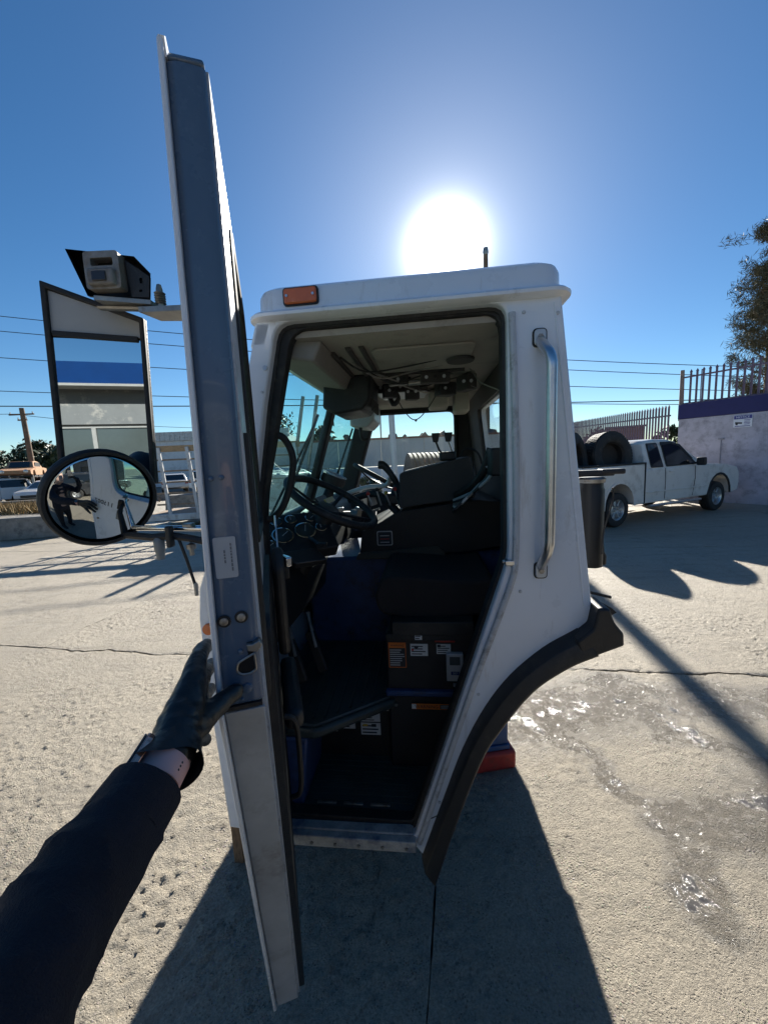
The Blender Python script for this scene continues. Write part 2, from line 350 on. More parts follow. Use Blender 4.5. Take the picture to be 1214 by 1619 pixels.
def slab(a0, a1, b0, b1, step):
    na = max(2, int((a1 - a0) / step)); nb = max(2, int((b1 - b0) / step)); fine = step < .1
    ia, jb = np.meshgrid(np.arange(na + 1), np.arange(nb + 1)); a = a0 + (a1 - a0) * ia / na; b = b0 + (b1 - b0) * jb / nb
    wx = GO.x + GX.x * a + GY.x * b; wy = GO.y + GX.y * a + GY.y * b
    k = (vnoise(wx * 6, wy * 6, 1) * .016 + vnoise(wx * 19, wy * 19, 2) * .010 + .005 + .05 * np.maximum(0, vnoise(wx * 2.3, wy * 2.3, 3) - .22))
    kb = np.abs(k) * 1.2 + .0015; ka = np.abs(k) * .3 + .001
    a = a + np.where(ia == 0, ka, 0) - np.where(ia == na, ka, 0); b = b + np.where(jb == 0, kb, 0) - np.where(jb == nb, kb, 0)
    z = np.zeros_like(wx)
    if fine:
        rough = np.clip(.72 + .9 * vnoise(wx * .9, wy * .9, 5) + .7 * vnoise(wx * 3.1, wy * 3.1, 6), .30, 1.15)
        z = vnoise(wx * 1.1, wy * 1.1, 7) * .012 + vnoise(wx * 5, wy * 5, 8) * .006
        z += rough * (vnoise(wx * 24, wy * 24, 9) * .0045 + vnoise(wx * 47, wy * 47, 10) * .0078 + vnoise(wx * 85, wy * 85, 14) * .0062)
        z -= np.maximum(0, vnoise(wx * 57, wy * 57, 11) - .27) * .036 * rough          # pits
        z += np.maximum(0, vnoise(wx * 52, wy * 52, 12) - .29) * .045 * rough          # proud stones
        de = np.minimum(np.minimum(a - a0, a1 - a), np.minimum(b - b0, b1 - b))
        z -= np.maximum(0, .018 + .05 * vnoise(wx * 3.1, wy * 3.1, 13) - de) * .3
    def mb_(q, c): return vnoise(q * .9 + c * 3.1, q * 0 + c, 21) * .16 + vnoise(q * 3.7 + c, q * 0 + c, 22) * .06 + vnoise(q * 13 + c, q * 0 + c, 23) * .022
    def ma_(q, c): return vnoise(q * .7 + c * 2.3, q * 0 + c, 24) * .05 + vnoise(q * 6 + c, q * 0 + c, 25) * .012
    tb = (b - b0) / (b1 - b0); ta = (a - a0) / (a1 - a0)
    b, a = b + mb_(a, b0) * (1 - tb) ** 3 + mb_(a, b1) * tb ** 3, a + ma_(b, a0) * (1 - ta) ** 3 + ma_(b, a1) * ta ** 3
    wx = GO.x + GX.x * a + GY.x * b; wy = GO.y + GX.y * a + GY.y * b
    V = np.stack([wx, wy, z], -1).reshape(-1, 3); W = na + 1
    i, j = np.meshgrid(np.arange(na), np.arange(nb)); q = (j * W + i).ravel(); F = np.stack([q, q + 1, q + W + 1, q + W], -1)
    rim = np.array([i for i in range(W)] + [j * W + na for j in range(1, nb + 1)] + [nb * W + i for i in range(na - 1, -1, -1)] + [j * W for j in range(nb - 1, 0, -1)])
    base = len(V); low = V[rim].copy(); low[:, 2] = -.055; V = np.concatenate([V, low]); n = len(rim); kk = np.arange(n); nx = (kk + 1) % n
    F = np.concatenate([F, np.stack([rim[nx], rim, base + kk, base + nx], -1)])
    me = bpy.data.meshes.new('concrete_slab'); me.vertices.add(len(V)); me.vertices.foreach_set('co', V.ravel().astype(np.float32))
    me.loops.add(F.size); me.loops.foreach_set('vertex_index', F.ravel().astype(np.int32)); me.polygons.add(len(F)); me.polygons.foreach_set('loop_start', (np.arange(len(F)) * 4).astype(np.int32))
    me.update(calc_edges=True); me.validate()
    link('concrete_slab', me, MATS['concrete'], g, smooth=60)
RB = [-14, -9, -3.6, 0, 4.3, 8.6, 13, 18]; RA = [-16, -12, -8, -4, 0, 4, 8, 12, 16]
for bi in range(len(RB) - 1):
    for ai in range(len(RA) - 1):
        near = RB[bi] in (-3.6, 0) and RA[ai] in (-4, 0)
        slab(RA[ai], RA[ai + 1], RB[bi], RB[bi + 1], .0108 if near else (.03 if RB[bi] == 0 and RA[ai] in (-8, 4) else (.05 if RB[bi] == 4.3 and RA[ai] in (-8, -4, 0, 4) else .5)))
asph = M('asphalt', (.11, .105, .10), .85, var=.25, vs=.7, bump=.4, bs=60, dirt=((.16, .15, .13), .5, .6))
tag(MB().box((-14, 24.2, -.028), (44, 9, .05), rz=R(12)).build('road', asph), 'grey side road beyond the yard on the left', 'road', kind='structure')
# ------------------------------------------------------------------ the dismounted truck cab (local: x to its rear, y to its far side)
white = M('cab_white_paint', (.76, .80, .85), .28, var=.04, vs=3, bump=.03, bs=14, coat=.25, dirt=((.46, .45, .43), .20, 2.6), streak=(5, 5, .8))
jambw = M('jamb_paint', (.52, .55, .58), .35, var=.12, vs=9, dirt=((.16, .15, .14), .32, 16))
blackp = M('black_plastic', (.017, .018, .02), .5, var=.3, vs=12, bump=.15, bs=260, dirt=((.05, .045, .04), .3, 9))
rubber = M('black_rubber', (.014, .014, .015), .62, var=.3, vs=20, dirt=((.06, .055, .05), .3, 14))
navy = M('navy_paint', (.035, .07, .18), .42, var=.2, vs=8, dirt=((.03, .03, .035), .4, 10))
steel = M('brushed_steel', (.62, .63, .64), .3, 1., var=.1, vs=30, bump=.08, bs=200)
dsteel = M('dull_steel', (.33, .32, .30), .45, .9, var=.25, vs=20, dirt=((.16, .09, .05), .25, 22))
liner = M('headliner', (.38, .35, .315), .8, var=.12, vs=5, bump=.12, bs=220, dirt=((.22, .20, .17), .3, 6))
trim = M('dark_trim', (.045, .04, .038), .65, var=.25, vs=8, bump=.1, bs=180)
mat_rub = M('floor_mat', (.045, .062, .062), .42, var=.3, vs=9, dirt=((.06, .06, .05), .35, 12))
orange = M('amber_lens', (.62, .13, .02), .25, var=.1, vs=30, coat=.5)
paper = M('label_paper', (.72, .73, .72), .5, var=.06, vs=30)
ink = M('label_ink', (.03, .03, .035), .6, var=0)
red = M('label_red', (.5, .04, .03), .5, var=.1)
lorange = M('label_orange', (.75, .19, .03), .5, var=.08)
gold = M('label_gold', (.6, .42, .06), .5, var=.08)
silver = M('silver_plastic', (.52, .54, .56), .4, .3, var=.05)
cabglass = GLASS('cab_glass', (.72, .93, .90), film=.05, filmcol=(.55, .7, .68))
CO = Vector((0, 1.27, 0)); CABR = R(-6.5)
cab = empty('truck_cab', CO, CABR)
tag(cab, 'white dismounted truck cab with its door swung open', 'truck cab')
W = 2.12
FRONT = [(-.385, 2.215), (-.47, 1.93), (-.60, 1.52), (-.685, 1.32), (-.70, 1.2), (-.693, .8), (-.672, .335)]
OPEN = rpoly([(-.322, 2.204), (-.385, 1.946), (-.448, 1.63), (-.456, 1.3), (-.458, .352), (.060, .345), (.392, 1.375), (.404, 1.42), (.400, 2.204)], [.05, 0, .1, .1, .02, .02, .05, .05, .05])
ARCH = [(.095, .262), (.18, .518), (.251, .717), (.33, .878), (.415, .998), (.518, 1.095), (.608, 1.151), (.656, 1.191), (.668, 1.228)]
outer = FRONT + [(-.452, .315), (.066, .300)] + ARCH + [(.665, 1.26), (.556, 2.215)]
MB().plate(outer, [OPEN], 0, .05).build('side_panel', white, cab, bevel=.006)
WIN = rpoly([(-.30, 2.14), (-.46, 1.60), (-.47, 1.44), (.40, 1.38), (.40, 2.14)], .07)
far = MB().plate(outer, [WIN], W - .05, W).build('far_side_panel', white, cab)
MB().plate(rpoly([(x, z) for x, z in WIN], 0), [], W - .03, W - .025).build('far_window_pane', GLASS('clear_glass', (.93, .96, .95), film=.02), cab)
# inner skin of far door and trim
MB().plate([(-.63, .36), (.06, .36), (.45, 1.1), (.54, 1.2), (.53, 2.17), (-.36, 2.17), (-.5, 1.7), (-.6, 1.45)], [WIN], W - .075, W - .052).build('far_door_trim', trim, cab)
MB().tube([(x, W - .07, z) for x, z in WIN], .018, 8, closed=True).build('far_window_seal', rubber, cab)
# door opening weatherstrip and jamb step
MB().tube([(x, .045, z) for x, z in OPEN], .013, 8, closed=True).build('weatherstrip', rubber, cab)
def inset(poly, d):
    c = Vector((sum(p[0] for p in poly) / len(poly), sum(p[1] for p in poly) / len(poly))); return [tuple(Vector(p) + (c - Vector(p)).normalized() * d) for p in poly]
IN2 = rpoly([(-.286, 2.19), (-.352, 1.93), (-.434, 1.62), (-.445, 1.3), (-.44, .375), (.052, .37), (.380, 1.375), (.393, 1.42), (.389, 2.19)], [.06, 0, .1, .1, .02, .02, .05, .05, .06])
MB().plate(OPEN, [IN2], .040, .085).build('door_jamb', rubber, cab, bevel=.003)
# grey seam strip running down the rear of the opening
seam = [(.412, -.006, 2.17), (.424, -.006, 1.79), (.424, -.006, 1.43), (.40, -.006, 1.30), (.283, -.006, .965), (.078, -.006, .33)]
MB().tube(smooth_path(seam, 3), .011, 8).build('door_gutter', jambw, cab)
MB().box((.405, .0, 1.40), (.03, .03, .016)).cyl((.385, .01, 1.40), (.425, .01, 1.40), .006).build('striker_bolt', steel, cab, bevel=.002)
# sill with worn paint and bolts
sm = M('sill_paint', (.42, .42, .40), .55, var=.3, vs=14, dirt=((.03, .055, .14), .4, 9), bump=.2, bs=90)
sill = MB().box((-.195, .012, .326), (.52, .075, .045)).box((-.195, .05, .352), (.50, .10, .008)).build('door_sill', sm, cab, bevel=.006)
for k in range(6): MB().cyl((-.42 + .09 * k, -.030, .322), (-.42 + .09 * k, -.022, .322), .006, n=10).build('bolt', dsteel, sill)
# wheel arch flare
FL = [(.128, .215), (.205, .463), (.295, .716), (.36, .837), (.462, .978), (.561, 1.058), (.640, 1.10), (.742, 1.139)]
FU = [(.083, .262), (.172, .522), (.243, .722), (.322, .884), (.408, 1.006), (.512, 1.104), (.603, 1.162), (.668, 1.205)]
FLs = [(p.x, p.z) for p in smooth_path([(a, 0, b) for a, b in FL], 4)]; FUs = [(p.x, p.z) for p in smooth_path([(a, 0, b) for a, b in FU], 4)]
rings = []
for (a, b), (c, d) in zip(FUs, FLs):
    m1 = (a * .75 + c * .25, b * .75 + d * .25)
    rings.append([(a, -.004, b), (m1[0], -.05, m1[1]), (c, -.062, d), (c + .006, -.05, d - .01), (c + .004, .06, d - .006), (a, .05, b)])
fl = MB().loft(rings[:-3]).build('wheel_arch_flare', blackp, cab, bevel=.004, smooth=60)
MB().prism(rpoly([(.600, 1.150), (.652, 1.196), (.664, 1.262), (.698, 1.262), (.712, 1.215), (.742, 1.178), (.744, 1.139), (.625, 1.088)], [0, .01, .008, .01, .02, .008, .006, 0]), -.056, .06).build('flare_end', blackp, fl, bevel=.008)
MB().loft([[(x, W * 2 - W - y + .0, z) for x, y, z in r] for r in rings]).build('far_arch_flare', blackp, cab, smooth=60)
MB().prism([(.60, 1.12), (.66, 1.20), (.70, 1.20), (.80, 1.12), (.80, 1.0), (.74, .96)], .75, W + .05).build('rear_shadow_block', blackp, cab, bevel=.01)  # unseen beam added to widen the cab's shadow on the ground
MB().prism([(.36, .84), (.56, 1.06), (.742, 1.14), (.80, 1.05), (.72, .74), (.56, .40), (.30, .42)], W - .03, W - .01).build('far_shadow_plate', rubber, cab)  # unseen plate added to fill the gap in the cab's shadow
# arch liner, rear wall, floor pan, front wall
MB().loft([[(x, .05, z), (x, W - .05, z)] for x, z in FL[:-1] + [(.62, 1.13)]], cap=False, closed=False).build('arch_liner', rubber, cab)
rw = [(.06, 2.07), (.06, 1.13), (.06, 1.13)]
def rearx(z): return .545 + (2.215 - z) * (.668 - .556) / (.99)
RWIN = rrect(.30, 1.82, 1.62, 2.06, .06)
r_ = MB().plate([(.05, 1.13), (W - .05, 1.13), (W - .05, 2.2), (.05, 2.2)], [rrect(.12, .36, 1.66, 2.06, .04), rrect(.62, 1.5, 1.66, 2.06, .05)], 0, .03, 'yz')
r_.v = [(rearx(z) - .035 + x, y, z) for x, y, z in r_.v]; r_.build('rear_wall', white, cab)
r_ = MB().plate([(.09, 1.13), (W - .08, 1.13), (W - .08, 2.17), (.09, 2.17)], [rrect(.12, .36, 1.66, 2.06, .04), rrect(.62, 1.5, 1.66, 2.06, .05)], -.022, -.004, 'yz')
r_.v = [(rearx(z) - .04 + x, y, z) for x, y, z in r_.v]; r_.build('rear_trim', trim, cab)
for a, b in ((.10, .38), (.60, 1.52)):
    q = [(rearx(z) - .02, y, z) for y, z in ((a, 1.64), (b, 1.64), (b, 2.08), (a, 2.08))]
    MB().add(q + [(x + .005, y, z) for x, y, z in q], [(0, 1, 2, 3), (7, 6, 5, 4), (0, 4, 5, 1), (1, 5, 6, 2), (2, 6, 7, 3), (3, 7, 4, 0)]).build('rear_window_pane', GLASS('clear_glass', (.93, .96, .95)), cab)
fr = FRONT[3:]
MB().loft([[(x - .0, .0 + .002, z), (x, W - .002, z), (x + .03, W - .03, z), (x + .03, .03, z)] for x, z in [(-.605, 1.50)] + fr]).build('front_panel', white, cab, bevel=.01)
MB().box((-.19, W / 2 + .16, .325), (.92, W - .42, .03)).build('floor_pan', blackp, cab)
# windshield with posts
def wsx(z): return -.375 + (2.2 - z) * (-.60 + .375) / (2.2 - 1.5)
def bar(y0, y1, z0, z1, t, off=.0):
    return MB().hexa([(wsx(z0) + off, y0, z0), (wsx(z0) + off + t, y0, z0), (wsx(z0) + off + t, y1, z0), (wsx(z0) + off, y1, z0), (wsx(z1) + off, y0, z1), (wsx(z1) + off + t, y0, z1), (wsx(z1) + off + t, y1, z1), (wsx(z1) + off, y1, z1)])
bar(.052, .085, 1.48, 2.2, .06, -.015).build('near_pillar_trim', blackp, cab, bevel=.01)
bar(1.02, 1.10, 1.48, 2.2, .045, -.012).build('windshield_divider', blackp, cab, bevel=.01)
bar(W - .16, W - .05, 1.48, 2.2, .15, -.01).build('far_pillar_trim', trim, cab, bevel=.02)
bar(.0, W, 2.13, 2.21, .06, -.02).build('windshield_header', white, cab, bevel=.01)
bar(.05, W - .05, 1.455, 1.50, .06, -.02).build('windshield_base', rubber, cab, bevel=.01)
for a, b in ((.10, 1.03), (1.09, W - .08)):
    pane = bar(a, b, 1.48, 2.15, .005, .01).build('windshield_pane', cabglass, cab)
stk = MB().box((0, 0, 0), (.003, .022, .03)).build('sticker', ink, pane, loc=(wsx(1.98) + .02, 1.16, 1.99))
for z, y, t in ((1.97, .94, 'A'), (2.04, .96, 'R')):
    lettering(t, .05, ink, cab, (wsx(z) + .018, y, z), (R(90), 0, R(90)), name='sticker_letter')
# wipers outside
for y0, y1 in ((.55, .86), (1.75, 1.9)):
    MB().tube([(wsx(1.49) - .03, y0, 1.49), (wsx(1.75) - .03, (y0 + y1) / 2, 1.72), (wsx(1.98) - .025, y1, 1.95)], .006, 6).tube([(wsx(1.55) - .02, y1 - .13, 1.55), (wsx(2.02) - .02, y1 + .05, 2.02)], .008, 6).build('wiper', rubber, cab)
# roof cap with drip rail
def rring(ins, z, crown=0):
    P = rrect(-.415 + ins, .592 - ins, -.035 + ins, W + .035 - ins, max(.02, .07 - ins * .2), 5)
    return [(x, y, z) for x, y in P]
roof = MB().loft([rring(.034, 2.205), rring(.010, 2.208), rring(.001, 2.213), rring(0, 2.222), rring(.006, 2.229), rring(.022, 2.231), rring(.027, 2.236), rring(.029, 2.285), rring(.036, 2.302), rring(.052, 2.313), rring(.09, 2.322), rring(.2, 2.334), rring(.40, 2.342)]).build('roof', white, cab, smooth=32)
mk = MB().prism(rrect(-.282, -.178, 2.247, 2.293, .008, 3), -.022, .03).build('marker_light', orange, cab, bevel=.004)
MB().prism(rrect(-.287, -.173, 2.243, 2.297, .01, 3), -.014, .0).build('marker_base', rubber, mk)
for x in (-.272, -.188): MB().cyl((x, -.026, 2.27), (x, -.02, 2.27), .004, n=8).build('screw', steel, mk)
for z, x in ((2.065, -.368), (1.99, -.385)): MB().cyl((x, -.006, z), (x, .0, z), .008 if z > 2 else .004, n=10).build('rivet', steel, cab)
MB().tube([(.536, -.001, 2.19), (.585, -.001, 1.75), (.640, -.001, 1.25)], .003, 6).build('panel_crease', white, cab)
for x, z in ((.448, 2.17), (.545, 2.16), (.44, 1.30), (.30, .93), (.155, .50)): MB().lathe([(0, 0), (.006, 0), (.005, .003), (0, .0035)], 10, Matrix.Translation((x, -.001, z)) @ Matrix.Rotation(R(90), 4, 'X')).build('panel_rivet', jambw, cab)
MB().tube([(.105, -.002, .42), (.165, -.002, .455)], .0016, 5).build('panel_seam', rubber, cab)
# grab handle
gh = MB().tube(smooth_path([(.494, -.004, 2.085), (.500, -.03, 2.06), (.511, -.058, 2.02), (.513, -.06, 1.93), (.513, -.06, 1.54), (.511, -.058, 1.46), (.506, -.03, 1.415), (.503, -.004, 1.385)], 6), .0155, 14).build('grab_handle', steel, cab, smooth=60)
for x, z in ((.494, 2.093), (.503, 1.372)):
    MB().prism(rrect(x - .021, x + .021, z - .027, z + .027, .012, 4), -.005, 0).build('handle_gasket', rubber, gh)
    MB().prism(rrect(x - .017, x + .017, z - .023, z + .023, .010, 4), -.012, -.004).build('handle_foot', silver, gh, bevel=.002)
    MB().cyl((x, -.017, z), (x, -.011, z), .009, n=6).build('handle_bolt', dsteel, gh)
# ---- things fixed behind the cab
ip = MB().lathe([(.0, 1.30), (.047, 1.30), (.047, 1.60), (.042, 1.612), (.042, 1.63), (.0, 1.63)], 20, Matrix.Translation((.775, .30, 0))).build('intake_pipe', M('soft_black', (.006, .006, .007), .45, var=.2), cab)
MB().lathe([(.0, 1.628), (.048, 1.628), (.05, 1.642), (.043, 1.648), (.0, 1.648)], 20, Matrix.Translation((.775, .30, 0))).build('pipe_cap', dsteel, ip)
MB().prism([(.71, 1.56), (.83, 1.56), (.852, 1.34), (.86, 1.325), (.86, 1.285), (.70, 1.285)], .34, .46).build('intake_box', M('soft_black', (.006, .006, .007), .45, var=.2), cab, bevel=.008)
MB().box((.75, .30, 1.664), (.20, .05, .024)).box((.845, .30, 1.668), (.085, .055, .02)).build('rear_bracket_arm', blackp, cab, bevel=.006)
MB().tube(smooth_path([(.83, .25, 1.61), (.832, .25, 1.56), (.80, .24, 1.45), (.795, .24, 1.36)], 5), .003, 6).build('loose_wire', rubber, cab)
MB().prism([(.69, 1.215), (.70, 1.165), (.765, 1.17), (.79, 1.185), (.775, 1.20), (.70, 1.245)], .1, .108).box((.735, .1, 1.25), (.07, .01, .008), ry=R(15)).build('rubber_flap', rubber, cab)
for x, y in ((-.5, .12),): pass
# ------------------------------------------------------------------ cab interior
hl = MB().box((.09, W / 2, 2.178), (.86, W - .12, .02)).build('headliner', liner, cab)
for pts in ([(-.20, .25), (-.20, 1.0), (.12, 1.0)], [(-.08, .2), (-.08, .62), (-.04, .68), (.34, .68)], [(-.13, .2), (-.13, 1.15)], [(-.06, .80), (.08, .80)]):
    MB().tube([(x, y, 2.165) for x, y in pts], .011, 8).build('headliner_rib', trim, hl)
MB().prism(rrect(-.05, .34, .24, .62, .03), 2.158, 2.167, 'xy').build('roof_panel', liner, hl, bevel=.003)
MB().prism(rrect(-.03, .2, .8, .98, .02), 2.158, 2.167, 'xy').build('hatch_panel', liner, hl, bevel=.003)
MB().box((.14, .84, 2.145), (.18, .04, .022)).build('cab_lamp', silver, hl, bevel=.006)
MB().lathe([(0, 0), (.04, 0), (.045, .006), (.03, .012), (0, .012)], 18, Matrix.Translation((-.17, .98, 2.155))).build('roof_speaker', trim, hl)
# header shelf over the windshield, near side part and far part
MB().prism([(-.375, 2.19), (-.40, 2.13), (-.235, 2.10), (-.20, 2.17)], .10, 1.0).build('header_shelf', M('header_grey', (.26, .25, .235), .75, var=.15, vs=6), cab, bevel=.01)
vz = MB().prism([(-.345, 2.17), (-.36, 2.02), (-.30, 1.985), (-.16, 2.00), (-.12, 2.05), (-.11, 2.17)], .66, .98).build('sun_visor_box', blackp, cab, bevel=.012)
for k in range(5): MB().box((-.115 + .0, .72 + .05 * k, 2.03), (.012, .012, .06)).build('louver', trim, vz)
MB().prism([(-.36, 2.14), (-.37, 1.99), (-.25, 1.975), (-.20, 2.02), (-.19, 2.15)], 1.4, 1.75).build('far_visor_box', silver, cab, bevel=.012)
MB().tube(smooth_path([(-.30, 1.45, 2.02), (-.30, 1.43, 1.94), (-.29, 1.45, 1.90), (-.26, 1.46, 1.90)], 4), .012, 8).build('visor_hook', blackp, cab)
# overhead console with radio
oc = MB().prism([(-.13, 2.19), (-.13, 2.13), (.16, 2.13), (.17, 2.19)], 1.02, 1.2).prism([(-.12, 2.2), (-.12, 2.135), (.15, 2.135), (.15, 2.2)], 1.2, 1.32).build('overhead_console', silver, cab, bevel=.01)
MB().plate(rrect(-.125, .165, 2.132, 2.186, .01), [], 1.005, 1.018).build('console_face', trim, oc)
MB().prism(rrect(.04, .135, 2.135, 2.178, .006), .995, 1.004).build('radio', blackp, oc)
MB().prism(rrect(.06, .115, 2.145, 2.168, .003), .99, .994).build('radio_screen', M('dead_screen', (.1, .11, .11), .2), oc)
for k in range(5): MB().cyl((-.10 + .028 * k, 1.004, 2.16), (-.10 + .028 * k, .99, 2.16), .009, n=10).build('console_knob', silver, oc)
MB().tube(smooth_path([(-.06, .99, 2.14), (-.03, .97, 2.06), (.0, .97, 2.09), (-.02, .97, 2.13)], 4), .014, 8).build('cb_microphone', blackp, oc)
MB().box((.23, 1.22, 2.10), (.12, .2, .1)).build('overhead_box', M('beige_plastic', (.42, .39, .33), .6), cab, bevel=.012)
MB().box((.37, 1.25, 2.08), (.09, .2, .12)).build('overhead_speaker', M('beige_plastic', (.42, .39, .33), .6), cab, bevel=.012)
MB().tube(smooth_path([(-.02, .96, 2.12), (.03, .95, 2.02), (.09, .95, 1.965), (.16, .95, 2.02), (.24, .96, 2.14)], 6), .003, 6).sph((.095, .95, 1.962), .007).build('hanging_cord', trim, cab)
MB().tube(smooth_path([(.36, .62, 2.15), (.40, .58, 2.08), (.46, .5, 2.03), (.5, .4, 1.98)], 5), .003, 6).tube(smooth_path([(.38, .66, 2.15), (.40, .6, 2.06), (.36, .6, 2.07)], 5), .002, 6).build('loose_wiring', dsteel, cab)
for k, (x, y, z, sx, sy, sz, m_) in enumerate(((.02, .72, 2.14, .10, .05, .05, blackp), (.20, .70, 2.135, .14, .06, .05, trim), (-.04, .90, 2.12, .08, .06, .07, blackp), (.08, .92, 2.11, .07, .06, .08, trim), (.26, .95, 2.12, .10, .08, .07, blackp), (.36, .80, 2.12, .06, .10, .08, trim))):
    q_ = MB().box((x, y, z), (sx, sy, sz), rz=.1 * k).build('overhead_switch_box', m_, cab, bevel=.006)
    for j in range(3): MB().cyl((x - sx * .3 + sx * .3 * j, y - sy / 2 - .008, z), (x - sx * .3 + sx * .3 * j, y - sy / 2 + .004, z), .008, n=10).build('switch_knob', silver if (j + k) % 2 else rubber, q_)
for k in range(7):
    y = .3 + .1 * k; MB().tube(smooth_path([(-.18 + .03 * k, y, 2.16), (-.10 + .05 * k, y + .12, 2.125 - .01 * (k % 3)), (.05 + .04 * k, y + .2, 2.15), (.2 + .03 * k, y + .15, 2.16)], 5), .004, 6).build('overhead_wire', (rubber, dsteel)[k % 2], cab)
for x, y in ((.30, .45), (.34, 1.05)): MB().lathe([(0, 0), (.055, 0), (.06, .01), (.04, .018), (0, .018)], 20, Matrix.Translation((x, y, 2.145))).build('ceiling_vent', trim, cab)
for k in range(5):
    x = -.16 + .05 * k; t_ = MB().tube([(x, .845, 1.50), (x - .02, .84, 1.56 + .02 * (k % 2))], .005, 6).build('toggle_lever', steel, cab); MB().sph((x - .02, .84, 1.57 + .02 * (k % 2)), .011).build('toggle_knob', (red, blackp, gold)[k % 3], t_)
# dashboard and gauges
dash = MB().prism([(-.64, 1.50), (-.66, 1.1), (-.60, .95), (-.46, 1.05), (-.44, 1.22), (-.50, 1.45), (-.56, 1.505)], .12, W - .1).build('dashboard', blackp, cab, bevel=.015)
gn = Vector((.34, -.50, .80)).normalized()
gp = Matrix.Translation((-.405, .315, 1.47)) @ Matrix(((.86, .23, gn.x, 0), (-.16 + .5, .3, gn.y, 0), (0, 0, gn.z, 0), (0, 0, 0, 1)))
xa = Vector((.84, .54, 0)).normalized(); xa = (xa - gn * xa.dot(gn)).normalized(); ya = gn.cross(xa)
gp = Matrix(((xa.x, ya.x, gn.x, -.435), (xa.y, ya.y, gn.y, .33), (xa.z, ya.z, gn.z, 1.47), (0, 0, 0, 1)))
gc = MB(); gc.prism(rrect(-.17, .17, -.13, .10, .015), -.06, 0, 'xy'); gc.v = [tuple(gp @ Vector(v)) for v in gc.v]; gcl = gc.build('gauge_cluster', blackp, cab, bevel=.006)
chrome = M('chrome', (.75, .75, .76), .12, 1., var=.03)
dial = M('dial_black', (.03, .035, .035), .3, var=.3)
for x, y, r in ((-.13, .045, .026), (-.125, -.02, .026), (-.065, .05, .026), (-.055, -.035, .045), (.0, .055, .026), (.045, -.02, .046), (.09, .055, .026), (.12, -.01, .026), (-.12, -.085, .03)):
    a = MB().lathe([(r, 0), (r * 1.02, .008), (r * .9, .009), (r * .88, .003), (0, .003)], 20, gp @ Matrix.Translation((x, y, 0))).build('gauge_ring', chrome, gcl)
    MB().lathe([(r * .87, .001), (r * .87, .004), (0, .004)], 20, gp @ Matrix.Translation((x, y, 0))).build('gauge_dial', dial, gcl)
    MB().box((0, r * .35, .0055), (.002, r * .8, .0008), mat=gp @ Matrix.Translation((x, y, 0)) @ Matrix.Rotation(random.uniform(-1, 1), 4, 'Z')).build('gauge_needle', paper, gcl)
sw = MB(); sw.prism([(-.09, -.13), (.06, -.13), (.09, -.20), (-.04, -.20)], -.02, .012, 'xy'); sw.v = [tuple(gp @ Vector(v)) for v in sw.v]; sw.build('switch_panel', M('grey_switch', (.06, .06, .06), .35, .4), cab, bevel=.004)
MB().sph((-.40, .28, 1.335), (.03, .03, .022)).build('air_vent', blackp, cab)
# steering wheels
def wheel(name, c, n, r, parent, tilt_s=None):
    n = Vector(n).normalized(); a = n.cross(Vector((0, 1, 0))).normalized(); b = n.cross(a)
    P = [tuple(Vector(c) + (a * math.cos(2 * math.pi * k / 40) + b * math.sin(2 * math.pi * k / 40)) * r) for k in range(40)]
    w = MB().tube(P, .0165, 10, closed=True).build(name, rubber, parent, smooth=60)
    for k in (20, 195, 270 + 0):
        t = R(k); e = Vector(c) + (a * math.cos(t) + b * math.sin(t)) * r; MB().tube([Vector(c) - n * .05, Vector(c) - n * .03 + (e - Vector(c)) * .5, e], [.02, .013, .010], 8, sq=.5).build('spoke', rubber, w)
    MB().lathe([(0, -.06), (.055, -.06), (.06, -.045), (.05, -.03), (0, -.025)], 20, Matrix.Translation(c) @ n.to_track_quat('Z', 'Y').to_matrix().to_4x4()).build('wheel_hub', blackp, w)
    e = Vector(c) - n * .42; MB().tube([Vector(c) - n * .05, e], [.045, .055], 12).build('steering_column', blackp, w)
    return w
wheel('steering_wheel', (-.285, .44, 1.575), (.50, -.08, .86), .215, cab)
wheel('far_steering_wheel', (-.20, 1.55, 1.62), (.50, .1, .85), .20, cab)
MB().tube([(-.40, .36, 1.44), (-.30, .24, 1.42)], [.008, .01], 8).box((-.285, .225, 1.42), (.04, .03, .02)).build('turn_signal_stalk', blackp, cab, bevel=.004)
# dash top clutter: fan, warning plate, documents
fan = MB().lathe([(0, 0), (.075, 0), (.08, .02), (.075, .05), (0, .055)], 20, Matrix.Translation((-.45, 1.12, 1.62)) @ Matrix.Rotation(R(25), 4, 'Y')).build('dash_fan', trim, cab)
for k in range(6): MB().tube([tuple(Matrix.Translation((-.45, 1.12, 1.62)) @ Matrix.Rotation(R(25), 4, 'Y') @ Vector((rr * math.cos(a), rr * math.sin(a), .058))) for rr in (.016 + .012 * k,) for a in [2 * math.pi * q / 20 for q in range(20)]], .0022, 5, closed=True).build('fan_guard', silver, fan)
MB().cyl((-.45, 1.12, 1.62), (-.50, 1.12, 1.49), .025, .04).build('fan_stand', blackp, fan)
wp = MB().box((-.40, .80, 1.50), (.012, .18, .16), ry=R(-35)).build('warning_plate', blackp, cab)
MB().box((-.388, .80, 1.545), (.006, .17, .03), ry=R(-35)).build('plate_heading', gold, wp)
for k in range(3): MB().box((-.398 + .016 * k, .80, 1.515 - .02 * k), (.004, .14, .006), ry=R(-35)).build('plate_line', silver, wp)
for k in range(14):
    x, y = -.27 + random.uniform(-.08, .10), .95 + random.uniform(-.14, .18); sx = random.uniform(.02, .07)
    MB().box((x, y, 1.40 + random.uniform(0, .12)), (sx, random.uniform(.02, .06), random.uniform(.015, .07)), rz=random.uniform(0, 3), rx=random.uniform(-.5, .5)).build('valve_block', (dsteel, silver, blackp, steel)[k % 4], cab, bevel=.003)
